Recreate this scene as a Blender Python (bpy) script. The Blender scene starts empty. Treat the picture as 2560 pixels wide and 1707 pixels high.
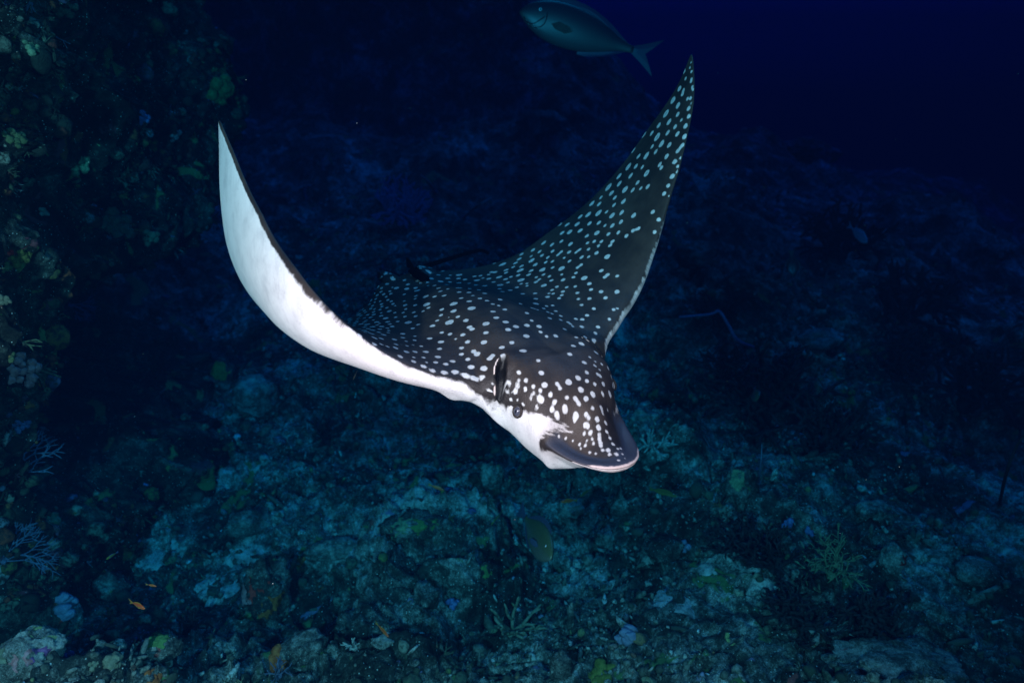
import bpy, bmesh, math, random
import numpy as np
from mathutils import Vector, Matrix
from mathutils.bvhtree import BVHTree
from mathutils.geometry import delaunay_2d_cdt

random.seed(11); RNG = np.random.default_rng(11)
SC = bpy.context.scene; COL = SC.collection
A = np.array

# ------------------------------------------------------------------ camera
PITCH = math.radians(20.0); CAM = A([0.0, 0.0, 2.0]); LENS = 24.0
cam_d = bpy.data.cameras.new('camera'); cam = bpy.data.objects.new('camera', cam_d); COL.objects.link(cam)
cam.location = CAM; cam.rotation_euler = (math.pi/2 - PITCH, 0, 0)
cam_d.lens = LENS; cam_d.sensor_width = 36; cam_d.clip_end = 500; cam_d.clip_start = 0.02
cam_d.dof.use_dof = True; cam_d.dof.focus_distance = 1.75; cam_d.dof.aperture_fstop = 2.8
SC.camera = cam
RIGHT = A([1.0, 0, 0]); DOWN = A([0, -math.sin(PITCH), -math.cos(PITCH)]); FWD = A([0, math.cos(PITCH), -math.sin(PITCH)])
FPX = 2560*LENS/36

# ------------------------------------------------------------------ world, light, exposure
SUN_EL, SUN_AZ = math.radians(62), math.radians(35)
w = bpy.data.worlds.new('World'); SC.world = w; w.use_nodes = True
nt = w.node_tree; nt.nodes.clear()
sky = nt.nodes.new('ShaderNodeTexSky'); sky.sky_type = 'NISHITA'; sky.sun_disc = False
sky.sun_elevation = SUN_EL; sky.sun_rotation = SUN_AZ
bg = nt.nodes.new('ShaderNodeBackground'); bg.inputs['Strength'].default_value = 0.027
wo = nt.nodes.new('ShaderNodeOutputWorld')
nt.links.new(sky.outputs[0], bg.inputs[0]); nt.links.new(bg.outputs[0], wo.inputs[0])

sd = bpy.data.lights.new('sun', 'SUN'); sun = bpy.data.objects.new('sun', sd); COL.objects.link(sun)
sd.energy = 1.55; sd.angle = math.radians(40); sd.color = (1.0, 0.97, 0.92)
sun.location = (0, 0, 20)
sun.rotation_euler = Vector((-math.sin(SUN_AZ)*math.cos(SUN_EL), -math.cos(SUN_AZ)*math.cos(SUN_EL), -math.sin(SUN_EL))).to_track_quat('-Z', 'Y').to_euler()

def strobe(name, loc, aim, watts):
    # the photographer's two flash heads on arms beside the camera (warm filtered, as the near water swallows red)
    l = bpy.data.lights.new(name, 'SPOT'); o = bpy.data.objects.new(name, l); COL.objects.link(o)
    l.energy = watts; l.color = (1.0, 0.0300, 0.0196); l.spot_size = math.radians(118); l.spot_blend = 0.9; l.shadow_soft_size = 0.07
    o.location = loc
    o.rotation_euler = (Vector(aim) - Vector(loc)).to_track_quat('-Z', 'Y').to_euler()
strobe('strobe_lamp', (-1.0, -0.4, 1.80), (-0.8, 2.0, 1.55), 18800)
strobe('strobe_lamp', (0.6, -0.4, 2.15), (-0.2, 2.2, 1.1), 9400)

vs = SC.view_settings
vs.view_transform = 'Standard'; vs.look = 'None'; vs.exposure = 0.0; vs.gamma = 1.0; vs.use_curve_mapping = False
cy = SC.cycles
cy.use_denoising = True
try: cy.denoiser = 'OPENIMAGEDENOISE'
except Exception: pass
cy.max_bounces = 4; cy.diffuse_bounces = 2; cy.glossy_bounces = 2; cy.volume_bounces = 0
cy.sample_clamp_indirect = 3.0; cy.use_adaptive_sampling = False
cy.caustics_reflective = False; cy.caustics_refractive = False

# ------------------------------------------------------------------ helpers
def cam2w(p):
    p = np.asarray(p, float).reshape(-1, 3)
    return CAM + p[:, :1]*RIGHT + p[:, 1:2]*DOWN + p[:, 2:3]*FWD
def px_dir(px, py):
    return A([(px-1280)/FPX, (py-853.5)/FPX, 1.0])
def at(px, py, d):
    return cam2w(px_dir(px, py)*d)[0]
K = 2560/2352.0
def at2(px, py, d): return at(px*K, py*K, d)

def obj(name, verts, faces, mat, parent=None, smooth=True, attrs=None):
    verts = np.asarray(verts, float).reshape(-1, 3).copy()
    p = parent
    while p is not None:
        verts -= np.array(p.location); p = p.parent
    me = bpy.data.meshes.new(name)
    if isinstance(faces, np.ndarray):
        n = faces.shape[1]
        me.vertices.add(len(verts)); me.vertices.foreach_set('co', verts.ravel().astype(np.float32))
        me.loops.add(faces.size); me.loops.foreach_set('vertex_index', faces.ravel().astype(np.int32))
        me.polygons.add(len(faces)); me.polygons.foreach_set('loop_start', np.arange(0, faces.size, n, dtype=np.int32))
        me.update(calc_edges=True)
    else:
        me.from_pydata([tuple(v) for v in verts], [], faces); me.update()
    if smooth:
        me.polygons.foreach_set('use_smooth', np.ones(len(me.polygons), dtype=bool))
    if attrs:
        for k, v in attrs.items():
            v = np.asarray(v, np.float32)
            if v.ndim == 1:
                a = me.attributes.new(k, 'FLOAT', 'POINT'); a.data.foreach_set('value', v)
            else:
                a = me.attributes.new(k, 'FLOAT_VECTOR', 'POINT'); a.data.foreach_set('vector', v.ravel())
    me.materials.append(mat)
    o = bpy.data.objects.new(name, me); COL.objects.link(o)
    if parent is not None: o.parent = parent
    return o
def tag(o, label=None, cat=None, group=None, kind=None):
    if label: o['label'] = label
    if cat: o['category'] = cat
    if group: o['group'] = group
    if kind: o['kind'] = kind
    return o
def thing(name, loc, label, cat, group=None):
    o = bpy.data.objects.new(name, None); COL.objects.link(o); o.location = loc; o.empty_display_size = 0.1
    return tag(o, label, cat, group)

def sstep(a, b, x):
    t = np.clip((np.asarray(x, float)-a)/(b-a), 0, 1); return t*t*(3-2*t)
_P = RNG.permutation(256).astype(np.int64); _P = np.concatenate([_P, _P, _P])
_G = RNG.normal(size=(256, 3)); _G /= np.linalg.norm(_G, axis=1)[:, None]
def perlin(p):
    p = np.asarray(p, float); i = np.floor(p).astype(np.int64); f = p-i; i &= 255
    u = f*f*f*(f*(f*6-15)+10); r = 0
    for dx in (0, 1):
        wx = u[:, 0] if dx else 1-u[:, 0]
        for dy in (0, 1):
            wy = u[:, 1] if dy else 1-u[:, 1]
            for dz in (0, 1):
                wz = u[:, 2] if dz else 1-u[:, 2]
                h = _P[_P[_P[(i[:, 0]+dx) & 255]+((i[:, 1]+dy) & 255)]+((i[:, 2]+dz) & 255)]
                g = _G[h]
                r = r + wx*wy*wz*(g[:, 0]*(f[:, 0]-dx)+g[:, 1]*(f[:, 1]-dy)+g[:, 2]*(f[:, 2]-dz))
    return r*1.5
def fbm(p, o=4, g=0.5):
    r = 0; a = 1.0; f = 1.0
    for k in range(o):
        r = r + a*perlin(p*f+17.3*k); a *= g; f *= 2.03
    return r

def hermite(s, xs, ys):
    xs = A(xs, float); ys = A(ys, float); s = np.asarray(s, float)
    m = np.gradient(ys, xs); i = np.clip(np.searchsorted(xs, s)-1, 0, len(xs)-2)
    h = xs[i+1]-xs[i]; t = np.clip((s-xs[i])/h, 0, 1)
    return (2*t**3-3*t**2+1)*ys[i]+(t**3-2*t**2+t)*h*m[i]+(-2*t**3+3*t**2)*ys[i+1]+(t**3-t**2)*h*m[i+1]

# ------------------------------------------------------------------ materials
class NG:
    def __init__(s, name, rough=0.7, spec=0.25):
        s.m = bpy.data.materials.new(name); s.m.use_nodes = True; s.t = s.m.node_tree; s.t.nodes.clear()
        s.out = s.n('ShaderNodeOutputMaterial'); s.b = s.n('ShaderNodeBsdfPrincipled')
        s.b.inputs['Roughness'].default_value = rough; s.b.inputs['Specular IOR Level'].default_value = spec
        s.l(s.b.outputs[0], s.out.inputs[0])
    def n(s, k, **kw):
        q = s.t.nodes.new(k)
        for a, v in kw.items(): setattr(q, a, v)
        return q
    def l(s, a, b): s.t.links.new(a, b)
    def attr(s, name, vec=False):
        q = s.n('ShaderNodeAttribute', attribute_name=name); return q.outputs['Vector' if vec else 'Fac']
    def math(s, op, a, b=None, c=None, clamp=False):
        q = s.n('ShaderNodeMath', operation=op, use_clamp=clamp)
        for i, v in enumerate((a, b, c)):
            if v is None: continue
            if isinstance(v, (int, float)): q.inputs[i].default_value = v
            else: s.l(v, q.inputs[i])
        return q.outputs[0]
    def mrange(s, v, a, b, c=0.0, d=1.0, smooth=True):
        q = s.n('ShaderNodeMapRange', interpolation_type='SMOOTHSTEP' if smooth else 'LINEAR')
        s.l(v, q.inputs[0])
        for i, x in enumerate((a, b, c, d)):
            if isinstance(x, (int, float)): q.inputs[i+1].default_value = x
            else: s.l(x, q.inputs[i+1])
        return q.outputs[0]
    def mix(s, f, a, b):
        q = s.n('ShaderNodeMix', data_type='RGBA')
        if isinstance(f, (int, float)): q.inputs[0].default_value = f
        else: s.l(f, q.inputs[0])
        for i, v in ((6, a), (7, b)):
            if isinstance(v, tuple): q.inputs[i].default_value = (*v, 1) if len(v) == 3 else v
            else: s.l(v, q.inputs[i])
        return q.outputs[2]
    def noise(s, scale, detail=4, rough=0.6, vec=None, dist=0.0, out=0):
        q = s.n('ShaderNodeTexNoise'); q.inputs['Scale'].default_value = scale; q.inputs['Detail'].default_value = detail
        q.inputs['Roughness'].default_value = rough; q.inputs['Distortion'].default_value = dist
        if vec is not None: s.l(vec, q.inputs['Vector'])
        return q.outputs[out]
    def voro(s, scale, vec=None, dims='3D', rnd=1.0, feature='F1'):
        q = s.n('ShaderNodeTexVoronoi', voronoi_dimensions=dims, feature=feature); q.inputs['Scale'].default_value = scale
        q.inputs['Randomness'].default_value = rnd
        if vec is not None: s.l(vec, q.inputs['Vector'])
        return q
    def ramp(s, v, stops, interp='LINEAR'):
        q = s.n('ShaderNodeValToRGB'); q.color_ramp.interpolation = interp; e = q.color_ramp.elements
        while len(e) < len(stops): e.new(0.5)
        for el, (p, c) in zip(e, stops): el.position = p; el.color = (*c, 1) if len(c) == 3 else c
        s.l(v, q.inputs[0]); return q.outputs[0]
    def color(s, c):
        if isinstance(c, tuple): s.b.inputs['Base Color'].default_value = (*c, 1)
        else: s.l(c, s.b.inputs['Base Color'])
    def bump(s, h, strength=0.4, dist=0.01):
        q = s.n('ShaderNodeBump'); q.inputs['Strength'].default_value = strength; q.inputs['Distance'].default_value = dist
        s.l(h, q.inputs['Height']); s.l(q.outputs[0], s.b.inputs['Normal'])
    def pos(s):
        return s.n('ShaderNodeNewGeometry').outputs['Position']

def reef_mat(name, dark, mid, pale, accents, scale=1.0, acc_amt=0.62, bias=0.0):
    """encrusted reef rock: turf, rubble and pale sand mottled at several sizes, with small coloured encrusting patches"""
    g = NG(name, 0.9, 0.1); p = g.pos()
    n1 = g.noise(2.3*scale, 6, 0.62, p, 0.6); n2 = g.noise(11*scale, 6, 0.7, p, 0.8); n3 = g.noise(55*scale, 5, 0.75, p)
    f = g.math('ADD', g.math('MULTIPLY', n1, 0.44), g.math('MULTIPLY', n2, 0.40)); f = g.math('ADD', f, g.math('MULTIPLY', n3, 0.26)); f = g.math('ADD', f, g.math('MULTIPLY_ADD', g.noise(190*scale, 3, 0.7, p), 0.22, -0.12))
    c = g.ramp(f, [(0.43+bias, tuple(x*0.3 for x in dark)), (0.52+bias, dark), (0.58+bias, mid), (0.67+bias, pale)])
    for i, (col, sc, th) in enumerate(accents):
        off = g.n('ShaderNodeVectorMath', operation='ADD'); off.inputs[1].default_value = (3.7*i+1, 9.1*i, 5.3*i); g.l(p, off.inputs[0])
        m = g.noise(sc*scale, 4, 0.6, off.outputs[0], 1.0)
        c = g.mix(g.mrange(m, th, th+0.035), c, g.mix(n3, tuple(x*0.5 for x in col), tuple(min(1, x*1.5) for x in col)))
    sp = g.voro(90*scale, p); spk = g.mrange(sp.outputs['Distance'], 0.1, 0.26, 1, 0)
    rr = g.n('ShaderNodeSeparateColor'); g.l(sp.outputs['Color'], rr.inputs[0])
    c = g.mix(g.math('MULTIPLY', spk, g.mrange(rr.outputs[0], 0.8, 0.84)), c, (0.55, 0.55, 0.5))
    g.color(c)
    h = g.math('ADD', g.math('MULTIPLY', n3, 0.6), g.math('MULTIPLY', g.noise(170*scale, 3, 0.7, p), 0.4))
    g.bump(h, 0.9, 0.02)
    return g.m
def mottled(name, c1, c2, scale=30, rough=0.8, bump=0.5, bd=0.006):
    g = NG(name, rough, 0.15); p = g.pos(); n = g.noise(scale, 5, 0.7, p)
    g.color(g.ramp(n, [(0.36, c1), (0.64, c2)])); g.bump(g.noise(scale*3, 3, 0.7, p), bump, bd); return g.m

M = {}
M['seabed'] = reef_mat('reef_rubble', (0.028, 0.036, 0.030), (0.125, 0.13, 0.112), (0.47, 0.46, 0.42),
                       [((0.07, 0.13, 0.05), 3.1, 0.63), ((0.22, 0.06, 0.05), 3.7, 0.68), ((0.14, 0.12, 0.20), 4.3, 0.67), ((0.36, 0.36, 0.12), 7.0, 0.72)])
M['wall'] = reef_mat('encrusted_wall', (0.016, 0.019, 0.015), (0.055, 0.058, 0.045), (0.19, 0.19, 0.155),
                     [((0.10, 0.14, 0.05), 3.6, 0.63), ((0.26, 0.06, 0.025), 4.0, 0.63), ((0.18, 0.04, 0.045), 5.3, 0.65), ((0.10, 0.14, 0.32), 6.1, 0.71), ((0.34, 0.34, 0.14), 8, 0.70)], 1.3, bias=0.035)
M['rock'] = reef_mat('boulder_rock', (0.04, 0.045, 0.04), (0.14, 0.14, 0.12), (0.42, 0.41, 0.36),
                     [((0.08, 0.14, 0.05), 5, 0.64), ((0.26, 0.06, 0.05), 6, 0.68)], 1.5)
M['pale_rock'] = reef_mat('pale_rock', (0.06, 0.068, 0.058), (0.19, 0.19, 0.165), (0.40, 0.39, 0.34), [((0.3, 0.14, 0.12), 6, 0.67), ((0.30, 0.32, 0.12), 7, 0.68)], 1.5, bias=-0.03)
g = NG('coral_sand', 0.9, 0.1); p = g.pos(); c = g.ramp(g.noise(26, 6, 0.75, p), [(0.38, (0.10, 0.105, 0.095)), (0.50, (0.27, 0.27, 0.25)), (0.66, (0.42, 0.415, 0.39))])
vp = g.voro(75, p); sp = g.n('ShaderNodeSeparateColor'); g.l(vp.outputs['Color'], sp.inputs[0])
g.color(g.mix(g.math('MULTIPLY', g.mrange(vp.outputs['Distance'], 0.15, 0.35, 1, 0), g.mrange(sp.outputs[0], 0.62, 0.66)), c, (0.06, 0.065, 0.06))); g.bump(g.noise(90, 4, 0.7, p), 0.8, 0.012); M['sand'] = g.m
M['black'] = mottled('black_coral_or_shade', (0.006, 0.007, 0.008), (0.02, 0.022, 0.025), 40)  # black coral, and also the bushes added as shade at lower right
M['blue'] = mottled('blue_coral', (0.045, 0.063, 0.153), (0.108, 0.144, 0.279), 50)
M['lilac'] = mottled('lilac_sponge', (0.101, 0.109, 0.168), (0.176, 0.193, 0.260), 60)
M['cream'] = mottled('cream_coral', (0.079, 0.086, 0.056), (0.165, 0.172, 0.119), 50)
M['yellow'] = mottled('yellow_sponge', (0.069, 0.076, 0.013), (0.151, 0.158, 0.038), 50)
M['lime'] = mottled('lime_soft_coral', (0.068, 0.096, 0.032), (0.132, 0.164, 0.077), 70)
M['green'] = mottled('green_algae', (0.035, 0.070, 0.021), (0.098, 0.168, 0.049), 50)
M['orange'] = mottled('orange_sponge', (0.154, 0.034, 0.007), (0.298, 0.096, 0.029), 60)
M['red'] = mottled('red_sponge', (0.195, 0.013, 0.010), (0.358, 0.039, 0.026), 60)
M['pink'] = mottled('pink_soft_coral', (0.216, 0.084, 0.084), (0.372, 0.192, 0.192), 60)
M['purple'] = mottled('purple_sponge', (0.098, 0.035, 0.098), (0.224, 0.098, 0.210), 60)
M['olive_coral'] = mottled('olive_coral', (0.07, 0.09, 0.05), (0.18, 0.22, 0.12), 60)
M['grey_coral'] = mottled('grey_coral', (0.14, 0.15, 0.14), (0.36, 0.37, 0.33), 60)
M['fan_blue'] = mottled('pale_blue_gorgonian', (0.050, 0.064, 0.104), (0.089, 0.109, 0.153), 60)
M['dark_hole'] = mottled('dark_turf', (0.01, 0.012, 0.011), (0.035, 0.04, 0.035), 30)
g = NG('tail_skin', 1.0, 0.0); g.color((0.002, 0.002, 0.002)); M['tail'] = g.m
g = NG('drifting_particle', 0.8, 0.2); g.color((0.55, 0.55, 0.5)); M['snow'] = g.m
def rubble_mat(name, src):
    g = NG(name, 0.9, 0.1); p = g.pos()
    r = g.attr('rnd') if src == 'attr' else g.n('ShaderNodeObjectInfo').outputs['Random']
    c = g.ramp(r, [(0.0, (0.03, 0.035, 0.03)), (0.3, (0.09, 0.10, 0.08)), (0.62, (0.20, 0.20, 0.17)), (0.86, (0.46, 0.45, 0.40)), (0.9, (0.20, 0.06, 0.05)), (0.94, (0.16, 0.20, 0.08)), (0.97, (0.18, 0.18, 0.28)), (1.0, (0.7, 0.7, 0.66))])
    c = g.mix(g.mrange(g.noise(45, 5, 0.7, p), 0.42, 0.6), c, (0.05, 0.06, 0.045)); g.color(c)
    g.bump(g.noise(140, 3, 0.7, p), 0.8, 0.01); return g.m
M['rubble'] = rubble_mat('rubble_pieces', 'attr'); M['stone'] = rubble_mat('rubble_stone', 'obj')

# ------------------------------------------------------------------ reef seabed (one sheet, finer towards the viewer)
def seabed_z(x, y):
    rise = 0.235*np.minimum(np.maximum(y-2.6, 0), 9.0)*(1-0.5*sstep(0.6, 5.0, x)) - 0.012*np.maximum(y-9, 0)**1.4
    drop = -0.20*np.maximum(x-4.6, 0)**1.15*sstep(3, 7, y)
    near = 0.25*np.exp(-(((x+1.4)/0.4)**2+((y-1.5)/0.4)**2)) + 0.18*np.exp(-(((x-1.5)/0.7)**2+((y-1.6)/0.5)**2))
    far = 3.2*sstep(9.0, 11.2, y+0.25*x)*sstep(1.2, -2.6, x-0.12*y)
    return rise+drop+near+far
NA, NR = 780, 860
az = np.linspace(math.radians(-58), math.radians(58), NA); rr = np.exp(np.linspace(math.log(0.75), math.log(60), NR))
AZ, RR = np.meshgrid(az, rr)
X = (RR*np.sin(AZ)).ravel(); Y = (RR*np.cos(AZ)-0.25).ravel(); R_ = RR.ravel()
Z = seabed_z(X, Y)
P = np.stack([X, Y, Z], 1)
def billow(p, o, g=0.5):
    r = 0; a = 1.0; f = 1.0
    for k in range(o):
        r = r+a*(0.42-np.abs(perlin(p*f+31.7*k))); a *= g; f *= 2.1
    return r
lod = lambda wl: np.clip(wl/(R_*0.006)-1.0, 0, 1)
calm = sstep(0.0, 0.35, perlin(P*0.9+5.0)+0.1)            # some flatter sandy ground between the lumps
rough = 0.35+0.65*calm
d = 0.42*perlin(P*0.55+3.1)*sstep(1.2, 3.0, R_)
d = d+0.22*perlin(P*1.3+8.3)*rough
d = d+0.17*billow(P*2.1+1.7, 2)*rough
d = d+0.120*billow(P*6.0+11.0, 2)*rough*lod(0.16)
d = d+0.060*billow(P*15+2.0, 2)*lod(0.06)
d = d+0.018*perlin(P*44+2.0)*lod(0.02)
hx = 0.10*perlin(P*2.6+40.0)+0.045*perlin(P*7.5+60.0)*lod(.13)+0.018*perlin(P*22+61.0)*lod(.05)
hy = 0.10*perlin(P*2.6+80.0)+0.045*perlin(P*7.5+95.0)*lod(.13)+0.018*perlin(P*22+97.0)*lod(.05)
P = P+np.stack([hx, hy, d], 1)
ii = np.arange(NR*NA).reshape(NR, NA)
F = np.stack([ii[:-1, :-1], ii[:-1, 1:], ii[1:, 1:], ii[1:, :-1]], -1).reshape(-1, 4)
seabed = tag(obj('seabed', P, F, M['seabed']), kind='structure')
SB_P, SB_R = P, R_
step = 3                                                       # coarse copy of the sheet for resting things on it
iv = ii[::step, ::step]; Fc = np.stack([iv[:-1, :-1], iv[:-1, 1:], iv[1:, 1:], iv[1:, :-1]], -1).reshape(-1, 4)
remap = np.full(NR*NA, -1); remap[iv.ravel()] = np.arange(iv.size)
BV_SEA = BVHTree.FromPolygons([tuple(v) for v in P[iv.ravel()]], [tuple(q) for q in remap[Fc]])

# ------------------------------------------------------------------ reef wall on the left, hollow beneath
def wall_x(y, z):
    x = -1.72-0.03*(y-1.8)
    x = x-1.0*sstep(1.45, 0.75, z)*sstep(2.0, 3.1, y)
    x = x+1.0*sstep(0.75, 0.05, z)*sstep(2.2, 3.2, y)
    x = x-0.35*sstep(1.25, 0.5, z)*sstep(2.3, 1.8, y)
    x = x-1.5*np.maximum(y-4.25, 0)**0.8
    x = x+0.10*sstep(2.0, 3.4, z)
    return x
NY, NZ = 520, 520
yy = np.exp(np.linspace(math.log(0.9), math.log(6.4), NY)); zz = np.linspace(-0.6, 5.2, NZ)
ZZ, YY = np.meshgrid(zz, yy)
y_, z_ = YY.ravel(), ZZ.ravel()
W = np.stack([wall_x(y_, z_), y_, z_], 1)
dw = 0.26*perlin(W*1.1+7.0)+0.20*billow(W*2.2+3.0, 2)+0.10*billow(W*5.5+9.0, 2)+0.035*billow(W*15+9.0, 2)+0.012*perlin(W*45)
W = W+np.stack([dw, 0.13*perlin(W*2.4+50)+0.04*perlin(W*9+20), 0.13*perlin(W*2.4+70)+0.04*perlin(W*9+33)], 1)
iw = np.arange(NY*NZ).reshape(NY, NZ)
Fw = np.stack([iw[:-1, :-1], iw[1:, :-1], iw[1:, 1:], iw[:-1, 1:]], -1).reshape(-1, 4)
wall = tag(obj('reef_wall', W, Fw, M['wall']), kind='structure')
ivw = iw[::3, ::3]; Fwc = np.stack([ivw[:-1, :-1], ivw[1:, :-1], ivw[1:, 1:], ivw[:-1, 1:]], -1).reshape(-1, 4)
rm = np.full(NY*NZ, -1); rm[ivw.ravel()] = np.arange(ivw.size)
BV_WALL = BVHTree.FromPolygons([tuple(v) for v in W[ivw.ravel()]], [tuple(q) for q in rm[Fwc]])

# ------------------------------------------------------------------ the sea water, as one closed box of even absorbing volume
HB = (-34.0, 34.0, -2.0, 44.0, -12.0, 6.2)
hv = [(x, y, z) for z in HB[4:] for y in HB[2:4] for x in HB[:2]]
hf = [(0, 2, 3, 1), (4, 5, 7, 6), (0, 1, 5, 4), (2, 6, 7, 3), (0, 4, 6, 2), (1, 3, 7, 5)]
hm = bpy.data.materials.new('sea_water'); hm.use_nodes = True; hn = hm.node_tree; hn.nodes.clear()
ho = hn.nodes.new('ShaderNodeOutputMaterial'); pv = hn.nodes.new('ShaderNodeVolumePrincipled')
KD = 1.25
pv.inputs['Density'].default_value = KD
pv.inputs['Color'].default_value = (0.00001, 0.0007, 0.0033, 1)
KA = (1.12, 0.195, 0.050)
pv.inputs['Absorption Color'].default_value = (*[(1-k/KD)**2 for k in KA], 1)
hn.links.new(pv.outputs[0], ho.inputs['Volume'])
haze = tag(obj('haze', hv, hf, hm, smooth=False), kind='stuff')
# ------------------------------------------------------------------ spotted eagle ray
POSE_R = A([[-0.83, 0.5488, 0.0995], [0.18, 0.4323, -0.8836], [-0.5279, -0.7155, -0.4576]]); POSE_T = A([-0.0652, -0.0128, 1.9595])
WL = dict(th=[0.0465, 0.2567, 0.6293, 1.122, 1.6215, 1.7539, 1.7463], ph=[0.0799, 0.1563, 0.2371, 0.213, 0.1009, 0.1091, 0.1098], ps=[-0.0815, -0.2748, -0.4841, -0.7384, -0.6258, -0.4205, -0.2572])
WR = dict(th=[0.265, 0.5142, 0.7341, 1.0122, 1.1968, 1.2947, 1.3883], ph=[0.0738, 0.126, 0.1143, 0.2005, 0.2689, 0.2827, 0.2717], ps=[-0.0113, 0.0466, 0.1033, 0.1542, 0.2534, 0.3721, 0.332])
PS = [0.15, 0.2, 0.25, 0.3, 0.35, 0.4, 0.45, 0.5, 0.55, 0.6, 0.65, 0.7, 0.75, 0.8, 0.85, 0.9, 0.95, 0.98, 1.01, 1.03, 1.05]
PLE = [0.308, 0.2787, 0.2545, 0.2353, 0.2096, 0.1886, 0.165, 0.1395, 0.1116, 0.0861, 0.057, 0.0251, -0.0076, -0.0397, -0.0862, -0.1363, -0.1896, -0.2273, -0.2708, -0.3011, -0.3311]
PTE = [-0.533, -0.4963, -0.4628, -0.432, -0.4033, -0.3865, -0.3729, -0.3633, -0.357, -0.3478, -0.3403, -0.3351, -0.3324, -0.3318, -0.324, -0.3212, -0.3232, -0.3268, -0.3326, -0.3371, -0.3414]
SPAN = 1.05
SG = np.linspace(0, SPAN, 160); ST = np.r_[0.0, np.linspace(0.15, SPAN, 7)]
def wing_frames(W_):
    T, Pp, Q = (hermite(SG, ST, np.r_[0, W_[k]]) for k in ('th', 'ph', 'ps'))
    dd = np.stack([np.cos(T)*np.cos(Q), np.sin(Q), np.sin(T)*np.cos(Q)], 1)
    p = np.zeros((len(SG), 3)); p[1:] = np.cumsum((dd[1:]+dd[:-1])/2*(SG[1]-SG[0]), 0)
    n0 = np.stack([-np.sin(T), 0*T, np.cos(T)], 1); c0 = np.cross(n0, dd)
    c = c0*np.cos(Pp)[:, None]+n0*np.sin(Pp)[:, None]
    return p, c, np.cross(dd, c)
FRL, FRR = wing_frames(WL), wing_frames(WR)
def ray_pose(V):
    """flat anatomical coordinates (x to the animal's right, y forward, z up) -> flapped wings -> world"""
    V = np.array(V, float); yy_ = V[:, 1]       # the head is turned a little, so its far side is foreshortened unevenly
    V[:, 0] *= np.where((V[:, 0] < 0) & (V[:, 0] > -.22), 1+.10*np.exp(-((yy_-.33)/.05)**2)-.13*np.exp(-((yy_-.432)/.03)**2)-.14*sstep(.42, .50, yy_), 1)
    s = np.abs(V[:, 0]); out = np.empty_like(V)
    for fr, sd_, msk in ((FRL, 1, V[:, 0] >= 0), (FRR, -1, V[:, 0] < 0)):
        q = [np.stack([np.interp(s[msk], SG, a[:, k]) for k in range(3)], 1) for a in fr]
        b = q[0]+q[1]*V[msk, 1:2]+q[2]*V[msk, 2:3]; b[:, 0] *= sd_; out[msk] = b
    wt = np.maximum(sstep(0.36, 0.26, V[:, 1]), sstep(0.16, 0.21, s))[:, None]
    out = V*(1-wt)+out*wt
    return cam2w(out@POSE_R.T+POSE_T)
head_half = [(0, .606), (.03, .602), (.055, .590), (.078, .568), (.096, .542), (.110, .512), (.120, .484), (.127, .460), (.1295, .442), (.1305, .425), (.134, .402), (.1405, .376), (.1465, .354), (.148, .338), (.150, .322), (.156, .309), (.175, .296)]
le_half = [(s, float(np.interp(s, PS, PLE))) for s in np.arange(.2, 1.045, .01)]
te_half = [(s, float(np.interp(s, PS, PTE))) for s in np.arange(1.04, .149, -.01)]
half = A(head_half+le_half+[(1.049, -.336)]+te_half+[(.12, -.536), (.09, -.53), (.05, -.52), (0, -.515)])
def resample(p, h):
    L = np.r_[0, np.cumsum(np.linalg.norm(np.diff(p, axis=0), axis=1))]; n = max(2, int(round(L[-1]/h)))
    t = np.linspace(0, L[-1], n+1); return np.stack([np.interp(t, L, p[:, k]) for k in (0, 1)], 1)
half = resample(half, .0055)
for _ in range(2): half[1:-1] = .25*half[:-2]+.5*half[1:-1]+.25*half[2:]
half[0, 0] = half[-1, 0] = 0
OUT = np.r_[half, (half*[-1, 1])[-2:0:-1]]
def seg_dist(p, poly):
    a = poly; b = np.roll(poly, -1, 0); best = np.full(len(p), 9.)
    for k in range(0, len(p), 4000):
        q = p[k:k+4000, None]; t = np.clip(((q-a)*(b-a)).sum(-1)/((b-a)**2).sum(-1), 0, 1)
        best[k:k+4000] = np.sqrt((((q-a-t[..., None]*(b-a))**2).sum(-1)).min(1))
    return best
def inside(p, poly):
    c = np.zeros(len(p), bool); a = poly; b = np.roll(poly, -1, 0)
    for (x1, y1), (x2, y2) in zip(a, b):
        m = (y1 > p[:, 1]) != (y2 > p[:, 1])
        if y1 != y2: c ^= m & (p[:, 0] < (x2-x1)*(p[:, 1]-y1)/(y2-y1)+x1)
    return c
tg = np.roll(OUT, -1, 0)-np.roll(OUT, 1, 0); nr = np.stack([-tg[:, 1], tg[:, 0]], 1); nr /= np.linalg.norm(nr, axis=1)[:, None]
if not inside(OUT[100:101]+nr[100:101]*.003, OUT)[0]: nr = -nr
rings = [OUT+nr*dd for dd in (.0012, .003, .006, .010, .0145)]
h = .0050
gx, gy = np.meshgrid(np.arange(-1.06, 1.06, h), np.arange(-.56, .63, h*.866)); gx[::2] += h/2
hexp = np.stack([gx.ravel(), gy.ravel()], 1)
fx, fy = np.meshgrid(np.arange(.02, .20, .0031), np.arange(.20, .62, .0027)); fx[::2] += .0015
fine = np.stack([fx.ravel(), fy.ravel()], 1)
infine = (hexp[:, 0] > .018) & (hexp[:, 0] < .2) & (hexp[:, 1] > .198)
cand = np.r_[hexp[~infine], fine]; dist = seg_dist(cand, OUT); cand = cand[inside(cand, OUT) & (dist > .0175)]
pts = [OUT]
for dd, r in zip((.0012, .003, .006, .010, .0145), rings):
    dr = seg_dist(r, OUT); pts.append(r[inside(r, OUT) & (dr > dd*.93)])
pts = np.concatenate(pts+[cand]); NB = len(OUT)
res = delaunay_2d_cdt([Vector(p) for p in pts.tolist()], [], [list(range(NB))], 1, 1e-6)
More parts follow.
